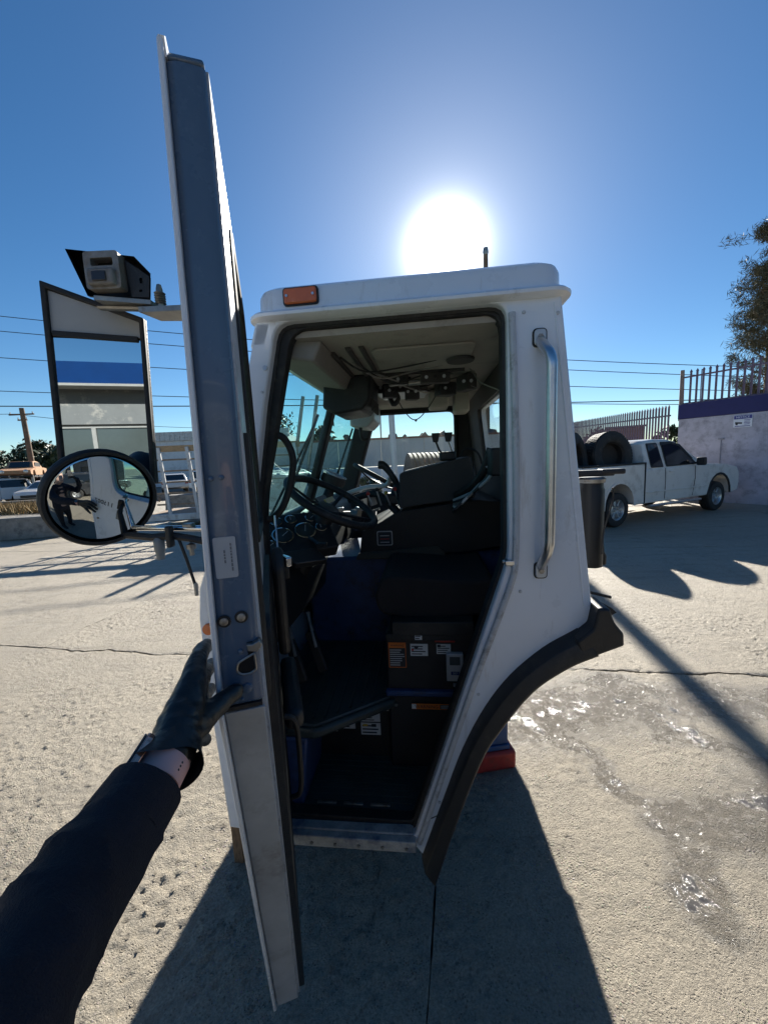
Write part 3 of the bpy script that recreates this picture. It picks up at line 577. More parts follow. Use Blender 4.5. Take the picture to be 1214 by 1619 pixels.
MB().box((-.30, .84, 1.46), (.025, .02, .02), rz=.3).build('red_connector', red, cab, bevel=.003)
MB().tube(smooth_path([(-.32, 1.0, 1.52), (-.16, .95, 1.56), (-.06, .9, 1.49), (.0, .86, 1.43)], 5), .022, 10).build('wiring_loom', rubber, cab)
MB().tube(smooth_path([(-.36, 1.1, 1.55), (-.22, 1.05, 1.59), (-.10, 1.02, 1.60), (-.07, 1.0, 1.64)], 5), .014, 10).build('hose', silver, cab)
# engine cover and consoles between the two drivers
MB().prism([(-.56, .36), (-.56, 1.17), (-.52, 1.20), (.56, 1.235), (.56, 1.15), (.28, .70), (.1, .36)], .86, 1.42).build('engine_tunnel', navy, cab, bevel=.02)
MB().prism(rpoly([(-.24, 1.21), (-.22, 1.36), (.0, 1.47), (.42, 1.52), (.54, 1.50), (.54, 1.27), (.36, 1.24)], .012), .80, 1.44).build('engine_cover', M('cover_vinyl', (.022, .018, .016), .6, var=.25, vs=9, bump=.2, bs=150), cab, bevel=.014, seg=3)
MB().prism(rpoly([(-.26, 1.21), (-.24, 1.245), (.19, 1.275), (.235, 1.235), (.22, 1.215)], .01), .78, .87).build('lower_bolster', M('worn_bolster', (.07, .06, .045), .7, var=.2), cab, bevel=.008)
ac = MB().prism(rpoly([(-.01, 1.485), (.0, 1.675), (.38, 1.75), (.40, 1.60), (.40, 1.53)], .015), .815, 1.25).build('control_console', M('grey_console', (.05, .047, .045), .7, var=.2, bump=.1, bs=120), cab, bevel=.01)
for x, z0 in ((.20, 1.74), (.27, 1.755)):
    lv = MB().tube([(x + .06 - .4 * (x - .2), .95, 1.74), (x + .02, .94, 1.79), (x, .93, 1.845)], .006, 8).build('lever', steel if x > .25 else blackp, cab)
    MB().prism(rpoly([(x - .014, 1.835), (x + .014, 1.835), (x + .024, 1.885), (x - .022, 1.885)], .004), .915, .945).build('lever_knob', blackp, lv, bevel=.004)
MB().box((.265, .95, 1.755), (.09, .09, .05)).build('lever_base', blackp, cab, bevel=.01)
MB().tube(smooth_path([(.33, .9, 1.75), (.36, .88, 1.79), (.42, .88, 1.77), (.45, .9, 1.70)], 5), .006, 8).build('hose_loop', rubber, cab)
js = MB().tube(smooth_path([(-.02, .93, 1.60), (-.05, .92, 1.66), (-.09, .92, 1.715), (-.125, .92, 1.725)], 4), [.018, .018, .019, .019, .018, .018, .019, .021, .022, .024, .025, .024, .02][:13], 12).build('joystick', blackp, cab)
MB().lathe([(0, 0), (.05, 0), (.04, .03), (.022, .06), (0, .06)], 16, Matrix.Translation((-.015, .93, 1.555))).build('joystick_boot', rubber, js)
MB().box((-.02, .93, 1.53), (.14, .14, .06)).build('joystick_base', blackp, cab, bevel=.01)
MB().box((-.13, .845, 1.31), (.004, .004, .004)).build('screw', steel, cab)
pl = MB().prism(rrect(-.135, -.05, 1.285, 1.365, .008), .792, .798).build('data_plate', silver, cab)
MB().prism(rrect(-.13, -.055, 1.29, 1.36, .006), .788, .7925).build('plate_field', ink, pl)
for k in range(3): MB().box((-.0925, .7875, 1.34 - .018 * k), (.05, .001, .004)).build('plate_line', silver if k != 1 else red, pl)
MB().prism([(.15, 1.15), (.17, 1.185), (.22, 1.19), (.235, 1.17), (.20, 1.16), (.19, 1.145)], .853, .858).build('torn_sticker', paper, cab)
# bundle at the back corner: cables, belts
MB().tube(smooth_path([(.44, .55, 1.78), (.40, .58, 1.66), (.34, .7, 1.58), (.30, .8, 1.55)], 5), .02, 8).build('cable_bundle', rubber, cab)
for k in range(5):
    MB().tube(smooth_path([(.45 - .01 * k, .45 + .03 * k, 1.76 - .02 * k), (.43, .5 + .03 * k, 1.66), (.36 - .02 * k, .60, 1.58 - .02 * k), (.28, .72, 1.53 - .01 * k)], 4), .008, 6).build('cable', (silver, blackp, dsteel)[k % 3], cab)
MB().box((.46, .5, 1.72), (.08, .14, .12)).build('belt_reel', blackp, cab, bevel=.01)
# floor mat platform, step well, kick panel
fm = MB(); fp = [(-.60, .20), (-.46, .10), (-.33, .085), (-.30, .10), (-.04, .285), (-.02, .30), (-.02, .86), (-.60, .86)]
fm.prism(fp, .66, .70, 'xy'); fmo = fm.build('floor_mat', mat_rub, cab, bevel=.012)
for k in range(11):
    x = -.54 + .047 * k; y0 = .16 if x < -.32 else .17 + (x + .30) * .73
    MB().tube([(x, max(.14, y0), .702), (x - .01, .84, .702)], .006, 6).build('mat_rib', mat_rub, fmo)
MB().tube([(-.455, .125, .703), (-.33, .115, .703), (-.05, .315, .703)], .008, 6).build('mat_edge_rib', mat_rub, fmo)
MB().prism([(-.62, .66), (-.62, .36), (-.395, .36), (-.36, .66)], .09, .36).build('kick_panel', navy, cab, bevel=.01)
rs = MB().box((-.17, .375, .51), (.46, .03, .30)).build('step_riser', blackp, cab)
MB().box((-.16, .22, .362), (.56, .32, .012)).build('step_tread', mat_rub, cab)
for k in range(3): MB().box((-.30 + .11 * k, .10, .372), (.08, .012, .008)).build('tread_slot', dsteel, cab, bevel=.002)
for k in range(9): MB().box((-.16, .12 + .03 * k, .370), (.46, .012, .006)).build('tread_ridge', mat_rub, cab)
def note(x, z, w, h, y, parent, lines=4, head=None, base=paper, rot=0, lead=ink):
    """a printed sticker facing the door"""
    e = MB().box((0, 0, 0), (w, .0012, h)).build('sticker', base, parent, loc=(x, y, z), rot=(0, rot, 0))
    b = MB(); n = lines
    top = h / 2 - (.25 * h if head else .1 * h); dz = (top + h / 2 - .06 * h) / max(1, n)
    for k in range(n): ww = w * random.uniform(.55, .85); b.box((-w * .43 + ww / 2, -.0012, top - dz * (k + .5)), (ww, .0006, dz * .38))
    b.build('print', lead, e)
    if head: MB().box((0, -.0011, h / 2 - .11 * h), (w * .98, .0006, .2 * h)).build('heading', head, e)
    return e
n1 = note(-.33, .525, .048, .062, .356, rs, 4); n2 = note(-.258, .545, .074, .07, .356, rs, 5)
n3 = note(-.155, .575, .105, .052, .356, rs, 4); n4 = note(-.148, .512, .092, .06, .356, rs, 3); note(-.11, .63, .10, .05, .356, rs, 3)
MB().sph((0, 0, 0), (.014, .0012, .006)).build('emblem', gold, n4, loc=(-.025, -.001, .018))
MB().box((0, 0, 0), (.022, .0008, .014)).build('emblem_block', ink, n4, loc=(.015, -.001, .018))
# seat box with its stickers, and the seat cushion
sb = MB().prism([(-.055, .36), (-.055, .985), (.36, .985), (.38, .96), (.30, .70), (.20, .36)], .31, .78).build('seat_box', M('seat_box', (.018, .018, .022), .5, var=.25), cab, bevel=.012)
MB().box((.13, .302, .735), (.38, .03, .025)).build('seat_box_step', navy, sb, bevel=.006)
MB().box((.14, .305, 1.0), (.38, .05, .03)).box((.15, .4, 1.04), (.34, .25, .06)).build('seat_slider', blackp, sb, bevel=.004)
MB().prism(rpoly([(-.08, 1.08), (-.10, 1.16), (-.06, 1.25), (.10, 1.24), (.33, 1.22), (.42, 1.24), (.42, 1.08), (.1, 1.05)], .04), .34, .84).build('seat_cushion', M('seat_fabric', (.022, .018, .018), .85, var=.3, bump=.4, bs=300), cab, bevel=.035, seg=4)
w1 = note(-.005, .905, .075, .115, .3085, sb, 8, head=lorange, base=ink, lead=silver)
MB().plate(rrect(-.038, .038, -.058, .058, .002), [rrect(-.035, .035, -.055, .055, .002)], -.001, -.0004).build('border', lorange, w1)
lettering('WARNING', .012, ink, w1, (0, -.0022, .0448), (R(90), 0, 0))
n5 = note(.09, .93, .075, .055, .3085, sb, 4); MB().sph((0, 0, 0), (.009, .0012, .005)).build('emblem', ink, n5, loc=(-.012, -.001, .012)); MB().box((0, 0, 0), (.009, .0012, .009)).build('emblem_block', red, n5, loc=(-.028, -.001, .001))
n6 = note(.195, .935, .06, .045, .3085, sb, 4); MB().box((0, 0, 0), (.014, .0012, .012)).build('emblem_block', ink, n6, loc=(-.02, -.001, .014))
note(.09, 1.003, .03, .024, .278, sb, 2); n7 = note(.20, .985, .085, .022, .292, sb, 1, base=red, lead=silver)
gb = MB().prism(rrect(.205, .275, .80, .925, .004), .285, .3085).build('control_box', silver, sb, bevel=.003)
MB().prism(rrect(.218, .262, .875, .912, .002), .2835, .286).build('box_display', M('dead_screen', (.1, .11, .11), .2), gb)
bd = MB().box((.24, .2845, .838), (.034, .002, .015)).build('box_badge', M('badge_blue', (.01, .03, .14), .4), gb)
lettering('SKF', .013, silver, gb, (.24, .2830, .838), (R(90), 0, 0))
MB().box((.25, .3, .775), (.035, .01, .012)).build('box_tag', silver, sb)
w2 = note(.135, .672, .17, .026, .298, sb, 0, base=lorange)
lettering('WARNING', .021, ink, w2, (-.02, -.0012, -.001), (R(90), 0, 0)); MB().box((.065, -.0008, 0), (.055, .001, .02)).build('print', ink, w2); MB().box((-.075, -.0009, 0), (.02, .001, .022)).build('pictogram', paper, w2)
b3 = MB()
for k in range(4): b3.box((.065, -.0016, .006 - .004 * k), (.048, .0006, .0016))
b3.build('print_line', silver, w2)
MB().cyl((-.02, .298, .675), (-.02, .31, .675), .008, n=8).build('bolt', dsteel, sb)
# pedals
for x, y in ((-.47, .33), (-.40, .42)):
    pd = MB().box((x, y, .86), (.05, .025, .20), rx=R(-25), ry=R(-28)).build('pedal', rubber, cab, bevel=.008)
    MB().tube([(x, y, .88), (x - .06, y + .08, 1.02)], .01, 8).build('pedal_arm', dsteel, pd)
# grab hose by the near pillar
MB().tube(smooth_path([(-.405, .07, 1.86), (-.36, .09, 1.845), (-.335, .10, 1.78), (-.345, .10, 1.70), (-.38, .09, 1.60), (-.425, .08, 1.555), (-.45, .07, 1.565)], 6), .013, 10).build('pillar_grab_handle', rubber, cab, smooth=60)
# supports under the cab
js_ = empty('support_stand', (.60, 2.0, 0), R(8)); tag(js_, 'blue steel stand on a red base holding up the rear of the cab', 'stand')
MB().box((-.08, .1, .055), (.30, .34, .11)).build('base', M('red_paint_worn', (.36, .035, .03), .6, var=.3, vs=14, bump=.2, dirt=((.1, .05, .04), .4, 12)), js_, bevel=.018)
MB().box((-.09, .1, .125), (.26, .30, .03)).box((-.09, .1, .23), (.245, .28, .18)).box((-.09, .1, .29), (.27, .3, .02)).build('body', M('blue_paint_worn', (.012, .07, .22), .5, var=.25, vs=9, dirt=((.1, .06, .04), .25, 10)), js_, bevel=.006)
wood = M('weathered_wood', (.22, .14, .08), .8, var=.35, vs=9, bump=.4, bs=70, dirt=((.08, .06, .04), .5, 14), streak=(8, 8, 1))
tag(MB().box((-.70, 1.62, .158), (.045, .26, .315), rz=CABR).build('wooden_prop', wood, bevel=.004), 'brown wooden prop under the front corner of the cab', 'wood prop')
# ------------------------------------------------------------------ the open door (local: x from hinge to free edge, y to its inner side)
edgep = M('door_edge_paint', (.085, .135, .205), .27, var=.10, vs=5, dirt=((.16, .22, .30), .12, 9), coat=.3)
edgew = M('door_edge_worn', (.36, .385, .41), .5, var=.2, vs=7, bump=.1, bs=60, dirt=((.15, .14, .13), .35, 6))
Wh = Vector((-.4322, 1.3192, 0)); DANG = math.atan2(-.95816, .28624)
door_m = Matrix.Translation(Wh) @ Matrix.Rotation(DANG, 4, 'Z')
cab_m = Matrix.Translation(CO) @ Matrix.Rotation(CABR, 4, 'Z')
TH = .054
DO = [(0, .35), (.49, .345), (.80, 1.385), (.802, 1.42), (.798, 2.245), (.15, 2.245), (.07, 1.95), (.0, 1.66)]
DW = rpoly([(.085, 1.90), (.035, 1.66), (.06, 1.555), (.62, 1.60), (.64, 2.17), (.18, 2.17)], [.0, .03, .06, .09, .08, .06], 5)
b = MB().plate(DO, [DW], -TH, 0)
b.v = [(x, (y + .014 * max(0, (z - 1.45) / .8) if y < -.02 else y), z) for x, y, z in b.v]     # thins towards the top
door = b.build('door', white, cab, bevel=.004)
door.matrix_local = cab_m.inverted() @ door_m
# free edge panels
def eo(z): return -TH + .014 * max(0, (z - 1.45) / .8)
def eprof(z, t0): return [(.797, t0 - .001, z), (.8035, t0 + .003, z), (.8062, t0 + .012, z), (.8066, -.024, z), (.8060, -.010, z), (.8052, .0, z), (.8025, .0045, z), (.796, .0055, z)]
ed = MB().loft([eprof(1.396, eo(1.40)), eprof(1.80, eo(1.80)), eprof(2.243, eo(2.24))]).build('edge_panel', edgep, door, smooth=75)
MB().hexa([(.494, -TH + .004, .345), (.500, -TH + .004, .345), (.500, .003, .345), (.494, .003, .345), (.803, -TH + .002, 1.385), (.809, -TH + .002, 1.385), (.809, .005, 1.385), (.803, .005, 1.385)]).build('lower_edge_panel', edgew, door, bevel=.002)
MB().box((.807, -.024, 1.391), (.006, .052, .006)).build('edge_seam', rubber, door)
# outer skin lip standing proud of the edge, rising to a point at the top
lip = [(.80, 1.385, 0), (.80, 1.8, 0), (.80, 2.24, 0)]
MB().hexa([(.79, eo(1.40) - .006, 1.39), (.820, eo(1.40) - .006, 1.39), (.820, eo(1.40) + .001, 1.39), (.79, eo(1.40) + .001, 1.39), (.79, eo(2.24) - .006, 2.245), (.812, eo(2.24) - .006, 2.262), (.812, eo(2.24) + .001, 2.262), (.79, eo(2.24) + .001, 2.245)]).build('skin_lip', white, door, bevel=.002)
MB().hexa([(.485, -TH - .006, .345), (.508, -TH - .006, .345), (.508, -TH + .001, .345), (.485, -TH + .001, .345), (.79, -TH - .006, 1.388), (.820, -TH - .006, 1.388), (.820, -TH + .001, 1.388), (.79, -TH + .001, 1.388)]).build('lower_skin_lip', white, door, bevel=.002)
MB().prism([(.30, 2.246), (.805, 2.246), (.812, 2.262), (.80, 2.272), (.72, 2.256), (.30, 2.256)], eo(2.24) - .004, eo(2.24) + .003).build('top_flange', white, door)
MB().prism([(.79, eo(2.24) + .003), (.806, eo(2.24) + .003), (.806, .004), (.20, .004), (.20, eo(2.24) + .003)], 2.244, 2.252, 'xy').build('top_cap', edgep, door, bevel=.003)
# inner trim, frame and seals
MB().plate(DO, [DW], .001, .008).build('inner_skin', jambw, door)
o2 = inset(DO, .055); MB().plate(rpoly([(.05, .35), (.482, .348), (.758, 1.36), (.745, 1.50), (.03, 1.45), (.02, 1.2)], [.02, .002, .03, .03, .03, .02]), [], .008, .022).build('trim_panel', blackp, door, bevel=.01)
MB().tube([(x, .009, z) for x, z in [(.46, .41), (.755, 1.385), (.758, 1.43), (.756, 1.80)]], .007, 8).build('door_seal', rubber, door)
MB().tube([(x, .006, z) for x, z in DW], .008, 8, closed=True).build('window_channel', rubber, door)
MB().plate(rpoly([(.05, 1.58), (.66, 1.62), (.66, 2.19), (.17, 2.19), (.05, 1.75)], 0), [], -.028, -.023).build('window_pane', cabglass, door)
MB().box((.40, .052, 1.16), (.28, .045, .05)).build('armrest', blackp, door, bevel=.015)
MB().tube(smooth_path([(.60, .03, 1.22), (.60, .052, 1.20), (.58, .056, 1.1), (.56, .052, 1.0), (.55, .03, .98)], 5), .006, 8).build('pull_handle', rubber, door)
hb = MB().prism(rpoly([(.22, 1.22), (.22, 1.50), (.32, 1.53), (.36, 1.48), (.34, 1.22)], .02), .03, .062).build('latch_box', blackp, door, bevel=.012)
MB().box((.27, .068, 1.475), (.05, .02, .03), rz=.4).build('latch_lever', chrome, hb, bevel=.004)
MB().tube([(.24, .05, 1.50), (.20, .05, 1.60)], .003, 6).build('latch_rod', steel, hb)
MB().box((.21, .07, 1.43), (.03, .02, .05)).build('latch_knob', blackp, hb, bevel=.006)
# latch, bolts and paper label on the free edge
for y, z in ((-.040, 1.528), (-.016, 1.531)):
    r = MB().lathe([(.0085, 0), (.0095, .002), (.0085, .003), (0, .003)], 14, Matrix.Translation((.806, y, z)) @ Matrix.Rotation(R(90), 4, 'Y')).build('hole_rim', rubber, door)
    MB().lathe([(0, 0), (.0065, 0), (.006, .005), (.003, .006), (0, .006)], 12, Matrix.Translation((.806, y, z)) @ Matrix.Rotation(R(90), 4, 'Y')).build('screw_head', dsteel, r)
for y, z, r in ((-.018, 1.418, .0085), (-.038, 1.735, .004), (-.024, 1.736, .004), (-.022, 1.478, .004), (-.026, 1.402, .003)):
    MB().lathe([(0, 0), (r, 0), (r * .85, .003), (r * .5, .004), (0, .004)], 12, Matrix.Translation((.806, y, z)) @ Matrix.Rotation(R(90), 4, 'Y')).build('rivet', edgep, door)
lt = MB(); pts = rpoly([(-.030, 1.449), (-.027, 1.461), (-.012, 1.468), (-.003, 1.472), (-.002, 1.446), (-.012, 1.441), (-.024, 1.442)], .004)
lt.prism(pts, .8055, .8075, 'yz'); lt.build('latch_opening', M('deep_black', (.004, .004, .004), .8, var=0), door)
MB().tube([(.808, y, z) for y, z in pts], .0018, 6, closed=True).build('latch_rim', dsteel, door)
MB().prism([(-.012, 1.479), (.002, 1.476), (.010, 1.486), (.006, 1.494), (-.004, 1.489), (-.012, 1.490)], .800, .815, 'yz').build('latch_claw', dsteel, door, bevel=.0015)
MB().prism([(-.012, 1.47), (-.005, 1.468), (-.004, 1.49), (-.012, 1.49)], .8055, .8078, 'yz').build('latch_slot', MATS['deep_black'], door)
lb = MB().prism(rrect(-.044, -.014, 1.592, 1.652, .003), .8065, .8078, 'yz').build('edge_label', M('grey_label', (.42, .45, .48), .45, var=.08), door)
pr = MB()
for y, z0, z1 in ((-.021, 1.602, 1.643), (-.030, 1.614, 1.634)):
    z = z0
    while z < z1: k = random.uniform(.002, .005); pr.box((.8082, y, z + k / 2), (.0008, .002, k)); z += k + .0015
pr.build('label_print', M('grey_ink', (.16, .17, .19), .6), lb)
# keyhole and outer number
for s_, z_ in ((.72, 1.29),):
    MB().lathe([(0, 0), (.014, 0), (.014, .006), (.006, .008), (0, .008)], 16, Matrix.Translation((s_, -TH - .001, z_)) @ Matrix.Rotation(R(90), 4, 'X')).build('key_lock', dsteel, door)
lettering('115007', .058, ink, door, (.685, -TH - .001, 1.50), (R(90), 0, 0), name='number_lettering')
MB().box((.20, -TH - .012, 1.40), (.10, .02, .03)).build('outer_pull', blackp, door, bevel=.006)
# ---- mirrors on the door
def d2l(w): return door_m.inverted() @ Vector(w)
mirror_m = bpy.data.materials.new('mirror_silver'); mirror_m.use_nodes = True
pb = mirror_m.node_tree.nodes['Principled BSDF']; pb.inputs['Base Color'].default_value = (.56, .60, .62, 1); pb.inputs['Metallic'].default_value = 1; pb.inputs['Roughness'].default_value = .008
def wparts(mb, name, mat, **k):      # built in world space, then stored in the door's space
    inv = door_m.inverted(); mb.v = [tuple(inv @ Vector(v)) for v in mb.v]; return mb.build(name, mat, door, **k)
# flat west coast mirror: centre, axes
mc = Vector((-.598, .87, 1.92)); mn = Vector((.16, -.987, .0)).normalized(); mx_ = Vector((0, 0, 1)).cross(mn).normalized() * 1.0; mz = Vector((.0, 0, 1))
mxx = -mx_ if mx_.x < 0 else mx_
MF = Matrix(((mxx.x, mn.x * -1, 0, mc.x), (mxx.y, mn.y * -1, 0, mc.y), (0, 0, 1, mc.z), (0, 0, 0, 1)))   # x right, y away, z up
def fl_(mb): mb.v = [tuple(MF @ Vector(v)) for v in mb.v]; return mb
mo = [(-.112, -.20), (.082, -.20), (.098, .158), (-.092, .230)]
mi = [(-.102, -.19), (.072, -.19), (.088, .150), (-.082, .214)]
wparts(fl_(MB().plate(mo, [mi], -.004, .009)), 'mirror_frame', rubber, bevel=.003)
wparts(fl_(MB().prism(mo, .0085, .014)), 'mirror_back', blackp)
wparts(fl_(MB().prism([(-.089, .128), (.087, .118), (.089, .151), (-.083, .213)], .004, .012)), 'mirror_upper_plate', M('mirror_grey', (.42, .42, .41), .5, var=.1))
wparts(fl_(MB().box((-.001, .004, .120), (.165, .012, .012), ry=R(4))), 'mirror_bar', rubber, bevel=.002)
wparts(fl_(MB().prism([(-.103, -.19), (.073, -.19), (.087, .112), (-.090, .118)], .003, .008)), 'flat_mirror_glass', mirror_m)
# convex round mirror
rc = Vector((-.579, .795, 1.697)); rn = Vector((.7444, -.6255, -.2335)).normalized()
rq = rn.to_track_quat('Z', 'Y').to_matrix().to_4x4(); rq.translation = rc
RR, RC = .094, .27
prof = []; h0 = RC - math.sqrt(RC ** 2 - RR ** 2)
for k in range(13):
    r = RR * (1 - k / 12); prof.append((max(r, .0004), math.sqrt(RC ** 2 - r * r) - (RC - h0)))
wparts(MB().lathe([(RR, -.002)] + prof, 64, rq), 'convex_mirror_glass', mirror_m, smooth=80)
wparts(MB().lathe([(RR * .985, -.012), (RR + .007, -.010), (RR + .008, .003), (RR + .005, .007), (RR * .985, .006)], 64, rq, cap=False), 'convex_mirror_rim', rubber, smooth=60)
wparts(MB().lathe([(0, -.045), (.03, -.045), (.08, -.03), (RR + .008, -.012), (RR + .008, -.008), (0, -.008)], 40, rq), 'convex_mirror_back', blackp, smooth=60)
# upper arm, spring bolt, camera with its hood
wparts(MB().tube([(-.56, .84, 2.085), (-.47, .82, 2.072), (-.41, .81, 2.062)], .010, 8, sq=.5).prism([(-.455, .79), (-.36, .79), (-.34, .82), (-.36, .85), (-.44, .84)], 2.054, 2.064, 'xy'), 'upper_mirror_arm', dsteel)
sp = MB()
for k in range(5): sp.lathe([(.008, 0), (.0105, .002), (.008, .004)], 12, Matrix.Translation((-.416, .80, 2.070 + .0045 * k)))
sp.lathe([(0, -.01), (.006, -.01), (.006, .032), (.004, .040), (0, .042)], 12, Matrix.Translation((-.416, .80, 2.066))); wparts(sp, 'spring_bolt', dsteel)
wparts(MB().tube([(-.37, .84, 2.064), (-.33, .90, 2.08)], .010, 8), 'upper_arm_brace', blackp)
hood = MB().add([(-.587, .80, 2.178), (-.457, .80, 2.159), (-.429, .80, 2.127), (-.435, .80, 2.078), (-.556, .80, 2.092),
                 (-.61, .85, 2.198), (-.490, .85, 2.178), (-.468, .85, 2.148), (-.470, .85, 2.095), (-.585, .85, 2.11)],
                [(0, 1, 6, 5), (1, 2, 7, 6), (2, 3, 8, 7), (3, 4, 9, 8), (4, 0, 5, 9), (5, 6, 7, 8, 9)])
ho = wparts(hood, 'camera_hood', blackp)
wparts(MB().plate(rpoly([(-.476, 2.154), (-.432, 2.122), (-.437, 2.084), (-.470, 2.086)], .002), [rrect(-.452, -.446, 2.110, 2.120, .002, 3), rrect(-.455, -.449, 2.094, 2.099, .002, 3)], .800, .805), 'hood_side_plate', blackp)
wparts(MB().plate(rrect(-.545, -.479, 2.097, 2.164, .006), [rrect(-.532, -.490, 2.138, 2.152, .003)], .785, .806), 'camera_bracket', M('rusty_aluminium', (.27, .255, .235), .55, .5, var=.35, vs=30, dirt=((.20, .13, .08), .45, 20)), bevel=.003)
wparts(MB().box((-.512, .786, 2.116), (.050, .022, .030)), 'camera_body', M('worn_grey', (.20, .19, .18), .55, var=.35, vs=30, dirt=((.1, .08, .06), .4, 18)), bevel=.004)
wparts(MB().box((-.512, .774, 2.115), (.026, .004, .017)), 'camera_lens_window', M('lens_dark', (.03, .025, .025), .2), bevel=.001)
wparts(MB().box((-.49, .82, 2.082), (.11, .04, .008), ry=.12), 'camera_foot', dsteel)
# lower arms, lamp, antenna like rod, clips
wparts(MB().tube([(-.60, .86, 1.625), (-.46, .81, 1.627), (-.37, .80, 1.624)], .0062, 10), 'lower_mirror_arm', chrome)
wparts(MB().tube([(-.58, .84, 1.612), (-.49, .80, 1.610), (-.45, .80, 1.612), (-.41, .80, 1.604), (-.36, .81, 1.588)], .008, 8), 'lower_mirror_brace', blackp)
wparts(MB().box((-.448, .79, 1.612), (.011, .018, .045)), 'arm_clamp', blackp, bevel=.003)
wparts(MB().lathe([(0, -.042), (.008, -.042), (.009, -.026), (.0105, -.024), (.011, 0), (.006, .008), (0, .008)], 14, Matrix.Translation((-.478, .80, 1.604))), 'sensor_bulb', M('sensor_plastic', (.22, .24, .25), .4))
wparts(MB().lathe([(0, -.024), (.005, -.024), (.005, -.010), (.0095, -.010), (.010, 0), (0, .004)], 12, Matrix.Translation((-.411, .80, 1.592))), 'mount_nut', dsteel)
wparts(MB().box((-.411, .80, 1.633), (.02, .02, .008)), 'mount_bolt', dsteel, bevel=.002)
wparts(MB().tube([(-.436, .80, 1.606), (-.424, .80, 1.56), (-.412, .80, 1.503)], .0032, 8), 'stay_rod', rubber)
wparts(MB().lathe([(0, -.024), (.004, -.024), (.0045, 0), (.003, .004), (0, .004)], 10, Matrix.Translation((-.411, .80, 1.503))), 'rod_tip', dsteel)
# small amber lamp and the front corner of the cab beyond the door
al = MB().lathe([(0, 0), (.022, 0), (.02, .01), (0, .014)], 16, Matrix.Translation((-.665, -.001, 1.165)) @ Matrix.Rotation(R(90), 4, 'X')).build('side_lamp', orange, cab)
# ------------------------------------------------------------------ the photographer: left arm reaching to the door edge
person = empty('person', (.02, -.34, 0)); tag(person, 'person in dark jacket and black gloves holding the cab door open', 'person')
PI_ = Vector((.02, -.34, 0))
def lp(c): return [tuple([p[0] - PI_.x, p[1] - PI_.y] + list(p[2:])) for p in c]
skin = M('skin', (.55, .36, .28), .5, var=.08, vs=20, bump=.05, bs=150)
jacket = M('navy_fabric', (.011, .014, .026), .85, var=.35, vs=14, bump=.7, bs=700, dirt=((.03, .032, .04), .12, 60))
glove_m = M('black_nitrile', (.010, .013, .014), .42, var=.2, vs=30, bump=.25, bs=55)
body = organic('body', [lp(c) for c in (
    [(0, -.38, 1.44, .055), (0, -.33, 1.54, .055), (0, -.31, 1.62, .085, 1.1, .92), (0, -.32, 1.69, .085, 1.15, .92), (0, -.25, 1.57, .045)],
    [(0, -.215, 1.635, .012), (0, -.205, 1.61, .016)], [(-.075, -.31, 1.63, .018)], [(.075, -.31, 1.63, .018)], [(-.03, -.225, 1.575, .012), (.03, -.225, 1.575, .012)],
    [(0, -.36, 1.42, .08), (0, -.38, 1.0, .12)],
    [(-.10, -.37, 1.38, .05), (-.205, -.27, 1.35, .045), (-.285, .10, 1.36, .035), (-.272, .30, 1.40, .028, 1, 1), (-.263, .375, 1.412, .0255), (-.260, .41, 1.420, .0255), (-.262, .43, 1.424, .024)])], .007, skin, person, 5)
def wr(co):
    q = Vector((co.x * 1, co.y, co.z))
    f1 = 1 - abs(mnoise.noise(Vector((q.x * 7, q.y * 19 + q.z * 8, q.z * 7)))); f2 = 1 - abs(mnoise.noise(Vector((q.x * 13 + 4, q.y * 33 - q.z * 20, q.z * 13))))
    return f1 ** 4 * .0065 + f2 ** 4 * .0035 - .006 + mnoise.fractal(q * 60, 1, 2, 2) * .0008
jk = organic('jacket', [lp(c) for c in (
    [(0, -.38, 1.36, .13, .8, 1.2), (0, -.40, 1.15, .15, .8, 1.15), (0, -.40, .92, .165, .8, 1.15)],
    [(0, -.35, 1.45, .07, 1, 1.2)],
    [(-.10, -.38, 1.42, .08), (-.205, -.28, 1.37, .075), (-.272, -.05, 1.345, .066), (-.292, .10, 1.352, .060), (-.284, .20, 1.375, .054), (-.277, .30, 1.398, .047), (-.272, .345, 1.405, .041)],
    [(.10, -.38, 1.42, .08), (.22, -.33, 1.36, .072), (.30, -.22, 1.28, .06), (.24, -.08, 1.45, .05), (.16, -.03, 1.60, .04)])], .0075, jacket, person, 6, wr)
# the sleeve's open cuff
MB().tube([(p[0] - PI_.x, p[1] - PI_.y, p[2]) for p in ((-.2735, .335, 1.4035), (-.2695, .372, 1.411))], [.0405, .0395], 24).build('cuff', jacket, person, smooth=60)
organic('trousers', [lp(c) for c in ([(0, -.40, .92, .16, .75, 1.05), (-.09, -.40, .80, .095), (-.10, -.40, .48, .07), (-.10, -.41, .08, .055)], [(0, -.40, .92, .15, .75, 1.05), (.09, -.40, .80, .095), (.11, -.38, .48, .07), (.11, -.40, .08, .055)])], .02, M('black_trousers', (.012, .012, .015), .85), person, 4)
for sx in (-1, 1): organic('boot', [lp([(.105 * sx, -.42, .06, .05), (.11 * sx, -.34, .045, .045), (.115 * sx, -.26, .04, .038)])], .016, rubber, person, 3)
organic('hair', [lp(c) for c in ([(0, -.345, 1.70, .085, 1.15, .95), (0, -.39, 1.64, .07), (0, -.40, 1.52, .05)],)], .016, M('dark_hair', (.02, .013, .009), .5, bump=.3, bs=200), person, 3)
def gw(co):
    q = Vector(co); return mnoise.fractal(q * 55, 1, 2, 3) * .0011 + max(0, .5 - abs((co.y + PI_.y) - .44) / .06) * math.sin(co.z * 330 + co.y * 260 + 4 * mnoise.noise(q * 30)) * .0016
wr_ = (-.2615, .418, 1.422)
